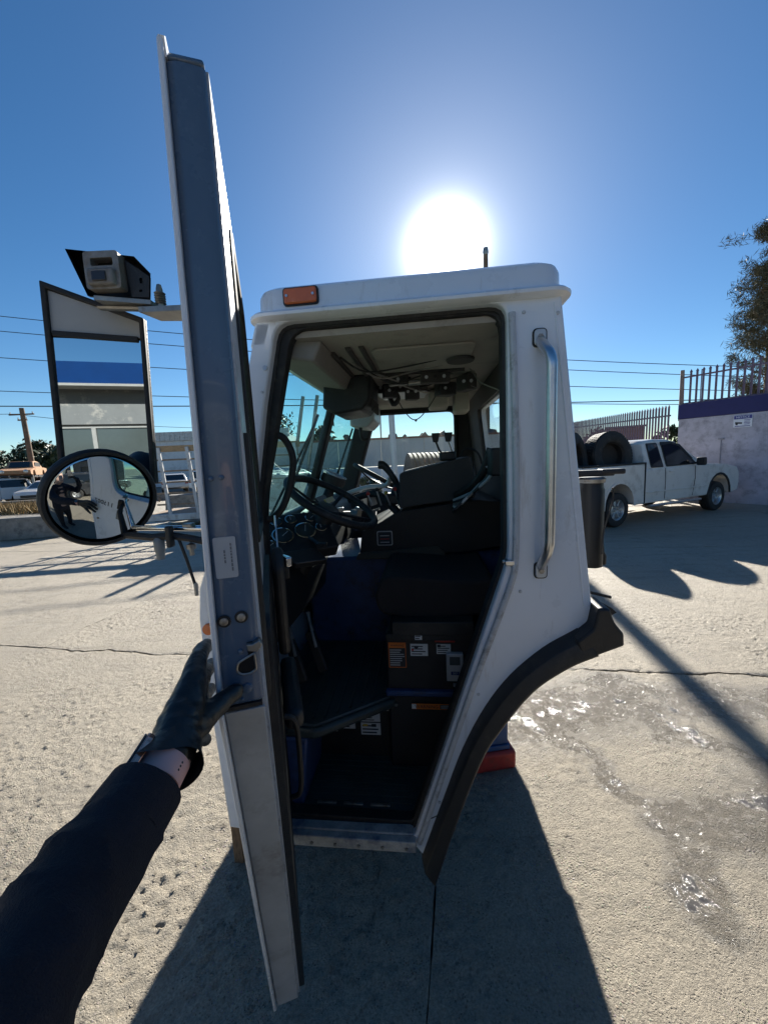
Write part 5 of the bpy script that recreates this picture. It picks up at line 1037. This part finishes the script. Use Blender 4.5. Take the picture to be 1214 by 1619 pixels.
# ------------------------------------------------------------------ cars
def car(name, loc, rz, col, label, style='suv', cat='car', scale=1.0, glassm=None, group=None):
    t = empty(name, loc, rz); t.scale = (scale,) * 3; tag(t, label, cat, group or ('cars parked beyond the yard' if name == 'parked_car' else None))
    body = M('paint_' + '_'.join('%d' % (c * 99) for c in col), col, .25, var=.05, vs=2, coat=.6, dirt=((.35, .32, .28), .12, 3)); gm = glassm or tint
    WBs, w, r, belt, top, g0, g1, fo, ro = {'suv': (2.75, 1.86, .35, 1.02, 1.68, -.85, 1.95, .9, .85), 'sedan': (2.7, 1.78, .32, .93, 1.43, -.45, 1.95, .9, 1.0), 'van': (3.0, 1.95, .34, 1.15, 2.15, -.95, 2.7, .8, .9)}[style]
    prof = [(-ro, .45), (-.48, .34)] + arch(0, r + .08, .32, 8) + [(.5, .28), (WBs - .5, .28)] + arch(WBs, r + .08, .32, 8) + [(WBs + .55, .30), (WBs + fo - .05, .42), (WBs + fo, .62), (WBs + fo - .12, .80), (WBs + .35, belt - .07), (g1 + .35, belt), (g0, belt + .02), (-ro + .06, belt - .03), (-ro - .02, .75)]
    tumb = lambda z: 1 - max(0, z - .7) * .06 - max(0, .5 - z) * .12
    shell(prof, w, tumb).build('body', body, t, bevel=.04, seg=3)
    gp = {'suv': [(g0 + .02, belt), (g0 + .22, top - .12), (g0 + .45, top - .02), (.9, top), (g1 - .85, top - .04), (g1 - .62, top - .10), (g1 + .30, belt)],
          'sedan': [(g0 - .05, belt), (g0 + .55, top - .05), (g0 + .85, top), (.95, top), (g1 - .75, top - .06), (g1 + .30, belt)],
          'van': [(g0, belt), (g0 + .05, top - .1), (g0 + .2, top), (1.6, top), (g1 - .75, top - .06), (g1 + .2, belt)]}[style]
    gwd = lambda z: 1 - (z - belt) * .26
    rings = []
    for f in (-1, -.93, -.7, 0, .7, .93, 1):
        k = {1: .92, .93: .98}.get(abs(f), 1); rings.append([(x, f * w * .475 * gwd(z), belt + (z - belt) * k) for x, z in gp])
    MB().loft(rings).build('roof', body, t, bevel=.03, seg=2)
    cx = sum(p[0] for p in gp) / len(gp); zt = top - .13
    def xb(z, front):
        pts = gp[-2:] if front else gp[:2]; (x0, z0), (x1, z1) = (pts[1], pts[0]) if front else pts
        return x0 + (x1 - x0) * (z - z0) / (z1 - z0)
    zb = belt + .04; xm = .95
    for s in (-1, 1):
        for a, b_ in (((xb(zb, 0) + .14, xb(zt, 0) + .16), (xm - .06, xm - .06)), ((xm + .04, xm + .04), (xb(zb, 1) - .16, xb(zt, 1) - .10))):
            q = [(a[0], zb), (b_[0], zb), (b_[1], zt), (a[1], zt)]
            P = [(x, s * (w * .475 * gwd(z) * (1 if z < zt else .995) + .006), z) for x, z in q]
            MB().add(P + [(x, y - s * .02, z) for x, y, z in P], [(0, 1, 2, 3), (7, 6, 5, 4), (0, 4, 5, 1), (1, 5, 6, 2), (2, 6, 7, 3), (3, 7, 4, 0)]).build('side_window', gm, t, bevel=.006)
        wheel_parts(t, 0, s * (w / 2 - .12), r, .22, s, 5); wheel_parts(t, WBs, s * (w / 2 - .12), r, .22, s, 5)
        MB().box((g1 - .15, s * (w / 2 + .06), belt + .06), (.12, .16, .11)).build('side_mirror', body, t, bevel=.03)
        MB().box((-ro + .02, s * w * .42, belt - .14), (.10, .22, .20)).build('tail_lamp', lampred, t, bevel=.02)
        MB().box((WBs + fo - .16, s * w * .38, .72), (.20, .34, .13)).build('head_lamp', lampclr, t, bevel=.03)
        for px in (xm, ): MB().box((px, s * (w / 2 * tumb(.7)), .66), (.012, .012, .66)).build('door_gap', rubber, t)
        for px in (xm - .25, g1 - 1.0): MB().box((px, s * (w / 2 * tumb(.85) + .012), .86), (.18, .03, .03)).build('door_handle', body, t, bevel=.008)
    for fr_, nm in ((1, 'windshield'), (0, 'rear_window')):
        za, zc = belt + .05, (gp[-2][1] if fr_ else gp[1][1]) - .03
        o_ = .012 if fr_ else -.012
        MB().add([(xb(za, fr_) + o_, -w * .40 * gwd(za), za + .01), (xb(za, fr_) + o_, w * .40 * gwd(za), za + .01), (xb(zc, fr_) + o_, w * .40 * gwd(zc), zc + .01), (xb(zc, fr_) + o_, -w * .40 * gwd(zc), zc + .01)], [(0, 1, 2, 3)]).build(nm, gm, t)
    MB().box((WBs + fo - .02, 0, .52), (.08, w * .6, .16)).build('grille', rubber, t, bevel=.02)
    MB().box((1.3, 0, .36), (3.2, w * .8, .12)).build('underbody', rubber, t)
    return t
cw = (.75, .75, .74)
car('parked_car', (-25.4, 26.6, 0), R(-120), cw, 'white compact car parked at far left behind the dry grass', 'suv')
car('parked_van', (-31.8, 31.5, 0), R(-95), cw, 'white van half cut off at the left edge behind the white compact car', 'van', 'van')
car('parked_car', (-25.4, 30.2, 0), R(-75), (.02, .03, .06), 'dark blue car parked between the white car and the silver car', 'suv')
car('parked_car', (-29, 36.0, 0), R(-80), (.05, .055, .065), 'dark grey car in the back row below the rusty car body', 'suv')
car('parked_car', (-22.6, 26.8, 0), R(-70), (.55, .57, .60), 'silver sedan parked beside the round mirror', 'sedan')
car('parked_car', (-12.4, 27.5, 0), R(75), cw, 'white hatchback seen from behind through the stake rack', 'suv')
car('parked_car', (-15.6, 29.0, 0), R(120), (.58, .58, .57), 'pale sedan just right of the round mirror', 'sedan')
# rusty body on a steel rack
ry = M('rusty_shell', (.42, .25, .13), .8, var=.35, vs=3, bump=.3, bs=30, dirt=((.30, .11, .06), .6, 3))
rk = empty('steel_rack', (-25.6, 27.8, 0), R(-60)); tag(rk, 'dark steel rack carrying the rusty car body above the parked cars', 'rack')
for x in (-2.2, 0, 2.2):
    for y in (-.9, .9): MB().box((x, y, .86), (.12, .12, 1.72)).build('post', dsteel, rk)
for y in (-.9, .9): MB().box((0, y, 1.74), (4.8, .12, .12)).build('beam', rubber, rk)
for x in (-2, -1, 0, 1, 2): MB().box((x, 0, 1.77), (.10, 2.0, .08)).build('crossbeam', rubber, rk)
rc_ = empty('rusty_car_body', (-25.6, 27.8, 1.50), R(-60)); tag(rc_, 'rusty tan car shell without wheels sitting up on a steel rack', 'car')
pf = [(-2.2, .35), (-1.5, .32)] + arch(-1.15, .36, .33, 6) + [(-.7, .32), (.9, .32)] + arch(1.35, .36, .33, 6) + [(1.8, .34), (2.2, .42), (2.22, .66), (1.2, .80), (.9, .84), (-1.4, .84), (-2.2, .78)]
shell(pf, 1.7).build('body', ry, rc_, bevel=.03)
MB().loft([[(x, f * .76 * (1 - (z - .84) * .3), z) for x, z in [(-1.5, .84), (-.95, 1.26), (-.4, 1.32), (.35, 1.30), (.95, .84)]] for f in (-1, -.8, .8, 1)]).build('roof', ry, rc_, bevel=.03)
for s in (-1, 1): MB().prism([(-1.15, .88), (-.85, 1.20), (.25, 1.22), (.65, .88)], s * .70, s * .745).build('window_opening', MATS['deep_black'], rc_)
MB().add([(.95, -.55, .885), (.95, .55, .885), (.42, .5, 1.28), (.42, -.5, 1.28)], [(0, 1, 2, 3)]).build('windshield', tint, rc_)
for s in (-1, 1): MB().lathe([(0, 0), (.12, 0), (.13, .03), (.10, .05), (0, .05)], 14, Matrix.Translation((2.2, s * .6, .58)) @ Matrix.Rotation(R(90), 4, 'Y')).build('head_lamp', rim_m, rc_)
# ------------------------------------------------------------------ dry grass, concrete blocks
def grass(name, x0, x1, y0, y1, n, h, cols, label, seed):
    rnd = random.Random(seed); vs = []; fs = []
    for _ in range(n):
        x, y = rnd.uniform(x0, x1), rnd.uniform(y0, y1); hh = h * rnd.uniform(.4, 1.2); a = rnd.uniform(0, 3.14); w = .03; lx, ly = rnd.gauss(0, .12), rnd.gauss(0, .12); i = len(vs)
        vs += [(x - w * math.cos(a), y - w * math.sin(a), -.06), (x + w * math.cos(a), y + w * math.sin(a), -.06), (x + lx, y + ly, hh)]; fs.append((i, i + 1, i + 2))
    me = bpy.data.meshes.new(name); me.from_pydata(vs, [], fs); tag(link(name, me, cols, None, smooth=0), label, 'grass', kind='stuff')
grass('dry_grass', -34, -12.5, 18.4, 21.5, 9000, .45, M('dry_grass', (.30, .21, .09), .8, var=.5, vs=1.2, dirt=((.14, .10, .05), .4, .8)), 'strip of dry yellow grass along the far side of the yard', 2)
blk = M('old_concrete', (.25, .235, .21), .9, var=.3, vs=5, bump=.6, bs=25, dirt=((.09, .085, .08), .45, 6))
def block(loc, rz, d, label):
    b = MB().box((0, 0, d[2] / 2), d, taper=.93); o = b.build('concrete_block', blk, bevel=.035, seg=3, loc=loc, rot=(0, 0, rz)); tag(o, label, 'concrete block', 'concrete barrier blocks along the yard edge')
block((-9.95, 10.9, 0), R(10), (1.55, .6, .62), 'weathered concrete block left of the round mirror')
block((-11.75, 10.4, 0), R(16), (1.1, .6, .58), 'concrete block cut off by the left edge of the picture')
block((-8.3, 16.2, 0), R(8), (1.5, .7, .7), 'mossy concrete block seen through the stake rack')
tag(organic('rubble_heap', [[(-11.0, 10.5, .08, .20, .8, 1.0), (-10.88, 10.45, .05, .14)]], .05, blk, None, 2, lambda c: mnoise.noise(c * 9) * .03), 'small heap of dark rubble between two concrete blocks', 'rubble')
tag(MB().box((-12, 22.8, .16), (24, .35, .42), rz=R(4)).build('low_wall', blk, bevel=.03), 'long low concrete wall behind the stake rack', 'wall')
# ------------------------------------------------------------------ stake rack trailer
sr = empty('stake_rack_trailer', (-4.75, 11.6, 0), R(6)); tag(sr, 'white trailer with wooden slatted stake sides left of the cab door', 'trailer')
offw = M('worn_white_steel', (.60, .60, .58), .55, var=.15, vs=4, dirt=((.28, .22, .17), .4, 6)); slat = M('grey_board', (.30, .22, .15), .85, var=.35, vs=5, bump=.3, bs=40, dirt=((.12, .09, .07), .4, 7), streak=(1, 6, 6))
MB().box((0, 0, .34), (4.6, .12, .18)).build('side_rail', offw, sr, bevel=.01); MB().box((0, .9, .40), (4.6, 1.7, .05)).build('deck', slat, sr); MB().box((0, 1.8, .34), (4.6, .12, .18)).build('side_rail', offw, sr, bevel=.01)
MB().box((0, .9, .24), (4.5, 1.2, .10)).build('frame_beam', rubber, sr)
for x in (-1.7, -.9, -.1, .7, 1.5, 2.2): MB().box((x, 0, 1.40), (.09, .07, 2.0), ry=R(-4)).build('stake', offw, sr, bevel=.006)
for k, z in enumerate((.72, 1.05, 1.38, 1.71, 2.04)): MB().box((.15, .06, z), (4.3, .03, .05)).build('slat', slat, sr)
MB().box((.15, .06, 2.36), (4.3, .04, .18)).build('top_board', M('fresh_board', (.42, .28, .15), .8, var=.3, vs=5, streak=(1, 6, 6), dirt=((.2, .13, .08), .3, 6)), sr)
for x in (.6, 1.4):
    for y, s in ((1.98, 1),): wheel_parts(sr, x, y, .31, .2, s, 5)
MB().tube([(-2.2, .9, .3), (-3.3, .9, .35)], .05, 8).box((-3.1, .9, .17), (.06, .06, .38)).build('tow_bar', rubber, sr)
# ------------------------------------------------------------------ white warehouse behind the rack
wh = empty('white_warehouse', (-17.5, 44, 0), R(4)); tag(wh, 'long white metal warehouse behind the stake rack trailer', 'building')
wmet = M('white_metal_siding', (.66, .67, .68), .6, var=.08, vs=2, dirt=((.4, .38, .35), .3, 1.5))
MB().box((0, 0, 2.5), (15, 6, 5.0)).build('wall', wmet, wh)
f_ = MB().box((0, -3.1, 5.15), (15.4, .25, .9)).build('fascia', offw, wh)
for k in range(31): MB().box((-7.5 + .5 * k, -3.25, 5.15), (.06, .06, .86)).build('fascia_rib', offw, f_)
MB().box((4.2, -3.05, 2.0), (3.0, .12, 4.0)).build('blue_door', M('blue_roller', (.03, .10, .28), .5), wh)
w_ = MB().box((-.5, -3.04, 2.2), (3.4, .10, 1.5)).build('window', tint, wh)
for k in range(14): MB().box((-2.1 + .25 * k, -3.12, 2.2), (.03, .03, 1.5)).build('window_bar', offw, w_)
# far trees on the left and the round tree behind the warehouse
for k, (x, y, rx, h, m_) in enumerate(((-52, 48, 4.5, 6.2, leaf_m), (-44, 50, 4.0, 5.6, leaf_d), (-37, 46, 3.4, 5.0, leaf_m), (-33, 52, 4.2, 5.4, leaf_d), (-60, 52, 5, 6.8, leaf_d))):
    shrub((x, y, 0), rx, h, ('broad grey green tree at far left behind the parked cars', 'dark tree second from the left behind the parked cars', 'low pale tree behind the rusty car body', 'dark bushy tree right of the wooden pole', 'tall dark tree cut off at the left edge')[k], m_, 11 + k, 420, .32, 'background_tree', 'tree')
shrub((-16.8, 56, 0), 4.6, 9.4, 'large dark rounded tree behind the white warehouse roof', leaf_d, 21, 900, .30, 'background_tree', 'tree')
def palm(loc, h, label, seed):
    t = empty('palm_tree', loc); rnd = random.Random(seed); MB().tube([(0, 0, 0), (.1, 0, h * .5), (0, 0, h)], [.18, .14, .11], 8).build('trunk', bark, t); b = MB()
    for k in range(16):
        a = 6.28 * k / 16; l = rnd.uniform(1.4, 2.1); prev = None
        for j in range(7):
            s = j / 6; p = Vector((math.cos(a) * l * s, math.sin(a) * l * s, h + .9 * s * rnd.uniform(.7, 1.1) - 1.6 * s * s)); wd_ = .20 * math.sin(math.pi * min(1, s + .1)) + .02; q = Vector((-math.sin(a), math.cos(a), 0)) * wd_
            if prev: i = len(b.v); b.v += [tuple(prev[0]), tuple(prev[1]), tuple(p - q - Vector((0, 0, .1))), tuple(p + q - Vector((0, 0, .1)))]; b.f.append((i, i + 1, i + 2, i + 3))
            prev = (p + q - Vector((0, 0, .1)), p - q - Vector((0, 0, .1)))
    me = bpy.data.meshes.new('crown'); me.from_pydata(b.v, [], b.f); link('crown', me, leaf_m, t, smooth=0); tag(t, label, 'palm')
palm((-33.5, 42, 0), 5.0, 'palm tree behind the rusty car body', 3); palm((-38.5, 43, 0), 4.6, 'palm tree left of the wooden utility pole', 4)
# ------------------------------------------------------------------ seen through the cab: panel wall, steel pole, big tyre, scrap
pwl = empty('panel_wall', (-.8, 14.6, 0), R(-1)); tag(pwl, 'white two tone panel wall seen through the cab windows', 'wall')
up_m = M('panel_grey', (.50, .51, .50), .7, var=.08, vs=2); lo_m = M('panel_white', (.70, .72, .76), .7, var=.06, vs=2)
for k in range(-3, 5):
    MB().box((k * 1.6, 0, 2.02), (1.585, .12, .98)).build('upper_panel', up_m, pwl, bevel=.006); MB().box((k * 1.6, 0, .75), (1.585, .14, 1.5)).build('lower_panel', lo_m, pwl, bevel=.006)
MB().box((.8, 0, 2.545), (12.9, .2, .06)).build('wall_cap', M('rust_cap', (.22, .10, .07), .7), pwl)
rnd = random.Random(4); b = MB()
for _ in range(170):
    x = rnd.uniform(-8, 8); b.box((x, 17 + rnd.uniform(0, 3), rnd.uniform(.0, 3.0)), (rnd.uniform(.1, 1.1), rnd.uniform(.1, .6), rnd.uniform(.06, .5)), rz=rnd.uniform(0, 3), rx=rnd.uniform(-.8, .8), ry=rnd.uniform(-.8, .8))
tag(b.build('scrap_heap', M('scrap_metal', (.14, .13, .12), .6, .4, var=.5, vs=2, dirt=((.2, .09, .05), .5, 3))), 'heap of mixed scrap metal showing above the panel wall', 'scrap', kind='stuff')
for k, (x, h) in enumerate(((-5.2, 3.3), (-2.4, 3.2), (3.6, 3.25))): shrub((x, 16.4, 0), .8, h, ('dark bush over the wall at the left of the windshield view', 'dark bush over the wall behind the windshield divider', 'dark bush over the wall at the right of the far cab window')[k], leaf_d, 31 + k, 120, .12)
tag(MB().cyl((.43, 12.4, 0), (.33, 12.4, 5.2), .10, .09, 14).box((.43, 12.4, .02), (.34, .34, .04)).build('steel_pole', M('galvanised', (.55, .57, .60), .5, .5, var=.1)), 'pale steel pole in front of the panel wall', 'pole')
tag(MB().cyl((.02, 15.9, 0), (.02, 15.9, 5.0), .035, .03, 8).build('thin_mast', dsteel), 'thin dark mast just left of the pale steel pole', 'pole')
tag(MB().cyl((-3.35, 13.4, 0), (-2.55, 13.4, 4.0), .06, .06, 10).build('leaning_pipe', dsteel), 'leaning grey pipe seen through the windshield, the left of two', 'pipe')
tag(MB().cyl((-2.85, 13.3, 0), (-2.05, 13.3, 4.0), .06, .06, 10).build('leaning_pipe', dsteel), 'leaning grey pipe nearer the windshield divider', 'pipe')
bt = empty('loader_tyre', (.80, 6.6, .92)); bt.rotation_euler = (0, R(90), R(3)); tag(bt, 'huge ribbed black tyre standing beyond the far cab window', 'tyre')
pr_ = [(.5, -.36), (.80, -.385)]
for k in range(10):
    z = -.36 + .072 * k; pr_ += [(.925, z + .004), (.925, z + .046), (.885, z + .050), (.885, z + .068)]
pr_ += [(.80, .385), (.5, .36)]
MB().lathe(pr_, 48, cap=False).build('carcass', tyre_m, bt, smooth=30); MB().lathe([(.2, -.1), (.5, -.3), (.505, .3), (.2, .1)], 28).build('rim', MATS['rusty_rim'], bt)
tl = empty('ribbed_lid_trailer', (-3.15, 10.6, 0), R(-4)); tl.scale = (1.5, 1.4, 1.0); tag(tl, 'small white trailer with a ribbed lid seen low through the windshield', 'trailer')
MB().box((0, 0, .95), (1.1, 1.5, .95)).build('box_body', offw, tl, bevel=.02); MB().prism([(-.58, 1.43), (.58, 1.43), (.58, 1.50), (-.58, 1.66)], -.78, .78).build('lid', offw, tl, bevel=.01)
for k in range(6): MB().box((-.45 + .18 * k, 0, 1.655 - .025 * k), (.06, 1.5, .035), ry=R(8)).build('lid_rib', silver, tl)
for s in (-1, 1): wheel_parts(tl, 0, s * .8, .30, .2, s, 5)
shrub((-.55, 11.6, 0), .55, 1.2, 'small green bush at the foot of the panel wall', leaf_m, 41, 90, .08)
car('parked_car', (-3.9, 12.2, 0), R(20), (.62, .63, .63), 'light grey car standing beyond the windshield', 'suv')
# ------------------------------------------------------------------ behind the photographer, seen in the mirrors
of = empty('office_building', (-3, -10.6, 0), R(180)); tag(of, 'white office building with a blue fascia reflected in the flat mirror', 'building')
stucco = M('shaded_stucco', (.15, .16, .165), .9, spec=.1, var=.08, vs=3, bump=.3, bs=60, dirt=((.42, .40, .36), .3, 2)); blue = M('blue_fascia', (.004, .028, .11), .9, spec=.1, var=.1, vs=2)  # stucco base colour darkened to stand for the facade's shade
gtrim = M('grey_trim', (.24, .245, .24), .7)  # trim greyed to carry the same facade shade
xs = [-12, -8.2, -4.4, -.6, 3.2, 7.0, 10.5]
hol = [rrect(a + .35, b_ - .35, .75, 3.05, .02, 1) for a, b_ in zip(xs[:-1], xs[1:])]
MB().plate([(-12, -.05), (10.5, -.05), (10.5, 4.0), (-12, 4.0)], hol, 0, .3).build('wall', stucco, of)
MB().box((-.75, 3.3, 2.0), (22.4, 5.6, 4.0)).build('rear_block', M('dim_interior', (.10, .11, .11), .8), of)
for a, b_ in zip(xs[:-1], xs[1:]):
    w_ = MB().plate(rrect(a + .36, b_ - .36, .76, 3.04, .02, 1), [rrect(a + .44, (a + b_) / 2 - .05, .84, 2.96, .01, 1), rrect((a + b_) / 2 + .05, b_ - .44, .84, 2.96, .01, 1)], .10, .20).build('window_frame', gtrim, of)
    for x0, x1 in ((a + .43, (a + b_) / 2 - .04), ((a + b_) / 2 + .04, b_ - .43)): MB().box(((x0 + x1) / 2, .16, 1.9), (x1 - x0, .012, 2.14)).build('pane', M('office_glass', (.06, .075, .075), .08, spec=.8, var=.05), w_)
MB().box((-.75, -.25, 4.25), (23.4, .8, .55)).build('fascia', blue, of, bevel=.02); MB().box((-.75, -.45, 3.96), (23.5, .5, .06)).build('fascia_trim', gtrim, of)
MB().box((-3.0, 1.0, 4.75), (5.0, 1.5, .5)).build('parapet', blue, of); MB().box((-1.7, .8, 4.95), (1.4, .9, .25)).build('roof_unit', offw, of)
wg = empty('side_wing', (9.2, -4.6, 0), R(90)); tag(wg, 'white side wing with shaded openings right of the dark suv in the mirror', 'building')
MB().plate([(-5.5, -.05), (4.2, -.05), (4.2, 3.8), (-5.5, 3.8)], [rrect(-3.6, -1.2, .0, 2.6, .02, 1), rrect(.2, 2.6, .9, 2.6, .02, 1)], -.3, 0).build('wall', stucco, wg)
MB().box((-.65, -.9, 1.9), (9.6, 1.1, 3.8)).build('rear_block', MATS['dim_interior'], wg); MB().box((-.65, .1, 3.95), (10, .9, .4)).build('fascia', blue, wg)
w_ = MB().box((1.4, -.15, 1.75), (2.3, .06, 1.6)).build('window', M('office_glass', (.10, .13, .13), .08, spec=.8, var=.05), wg); MB().box((1.4, .03, .88), (2.6, .14, .06)).build('sill', offw, w_)
for k, (x, y, h) in enumerate(((-4.2, -9.6, 1.9), (-1.9, -9.5, 3.2), (7.9, -1.6, .9))): shrub((x, y, 0), .45 + .1 * k, h, ('leafy shrub before the office window, left of the taller plant', 'tall broad leaved plant before the office windows', 'small plant at the foot of the side wing')[k], leaf_m, 51 + k, 110, .13, 'potted_shrub', 'plant')
# traffic cone
cn = empty('traffic_cone', (5.3, -.95, 0)); tag(cn, 'orange traffic cone standing near the side wing', 'cone')
MB().box((0, 0, .02), (.36, .36, .04)).build('base', rubber, cn, bevel=.01); MB().lathe([(.14, .04), (.025, .70), (0, .71)], 20).build('cone_body', lorange, cn); MB().lathe([(.095, .30), (.066, .48), (.064, .48), (.09, .30)], 20, Matrix.Scale(1.02, 4, (1, 0, 0)) @ Matrix.Scale(1.02, 4, (0, 1, 0))).build('reflective_collar', paper, cn)
sv = car('parked_suv', (2.35, -2.45, 0), R(45), (.035, .037, .04), 'dark grey suv parked behind the photographer, seen in the round mirror', 'suv', 'suv')
tag(upole('utility_pole', (-7.5, -13.5, 0), 9, .15, 'utility pole behind the office building'), 'utility pole behind the office building', 'utility pole')
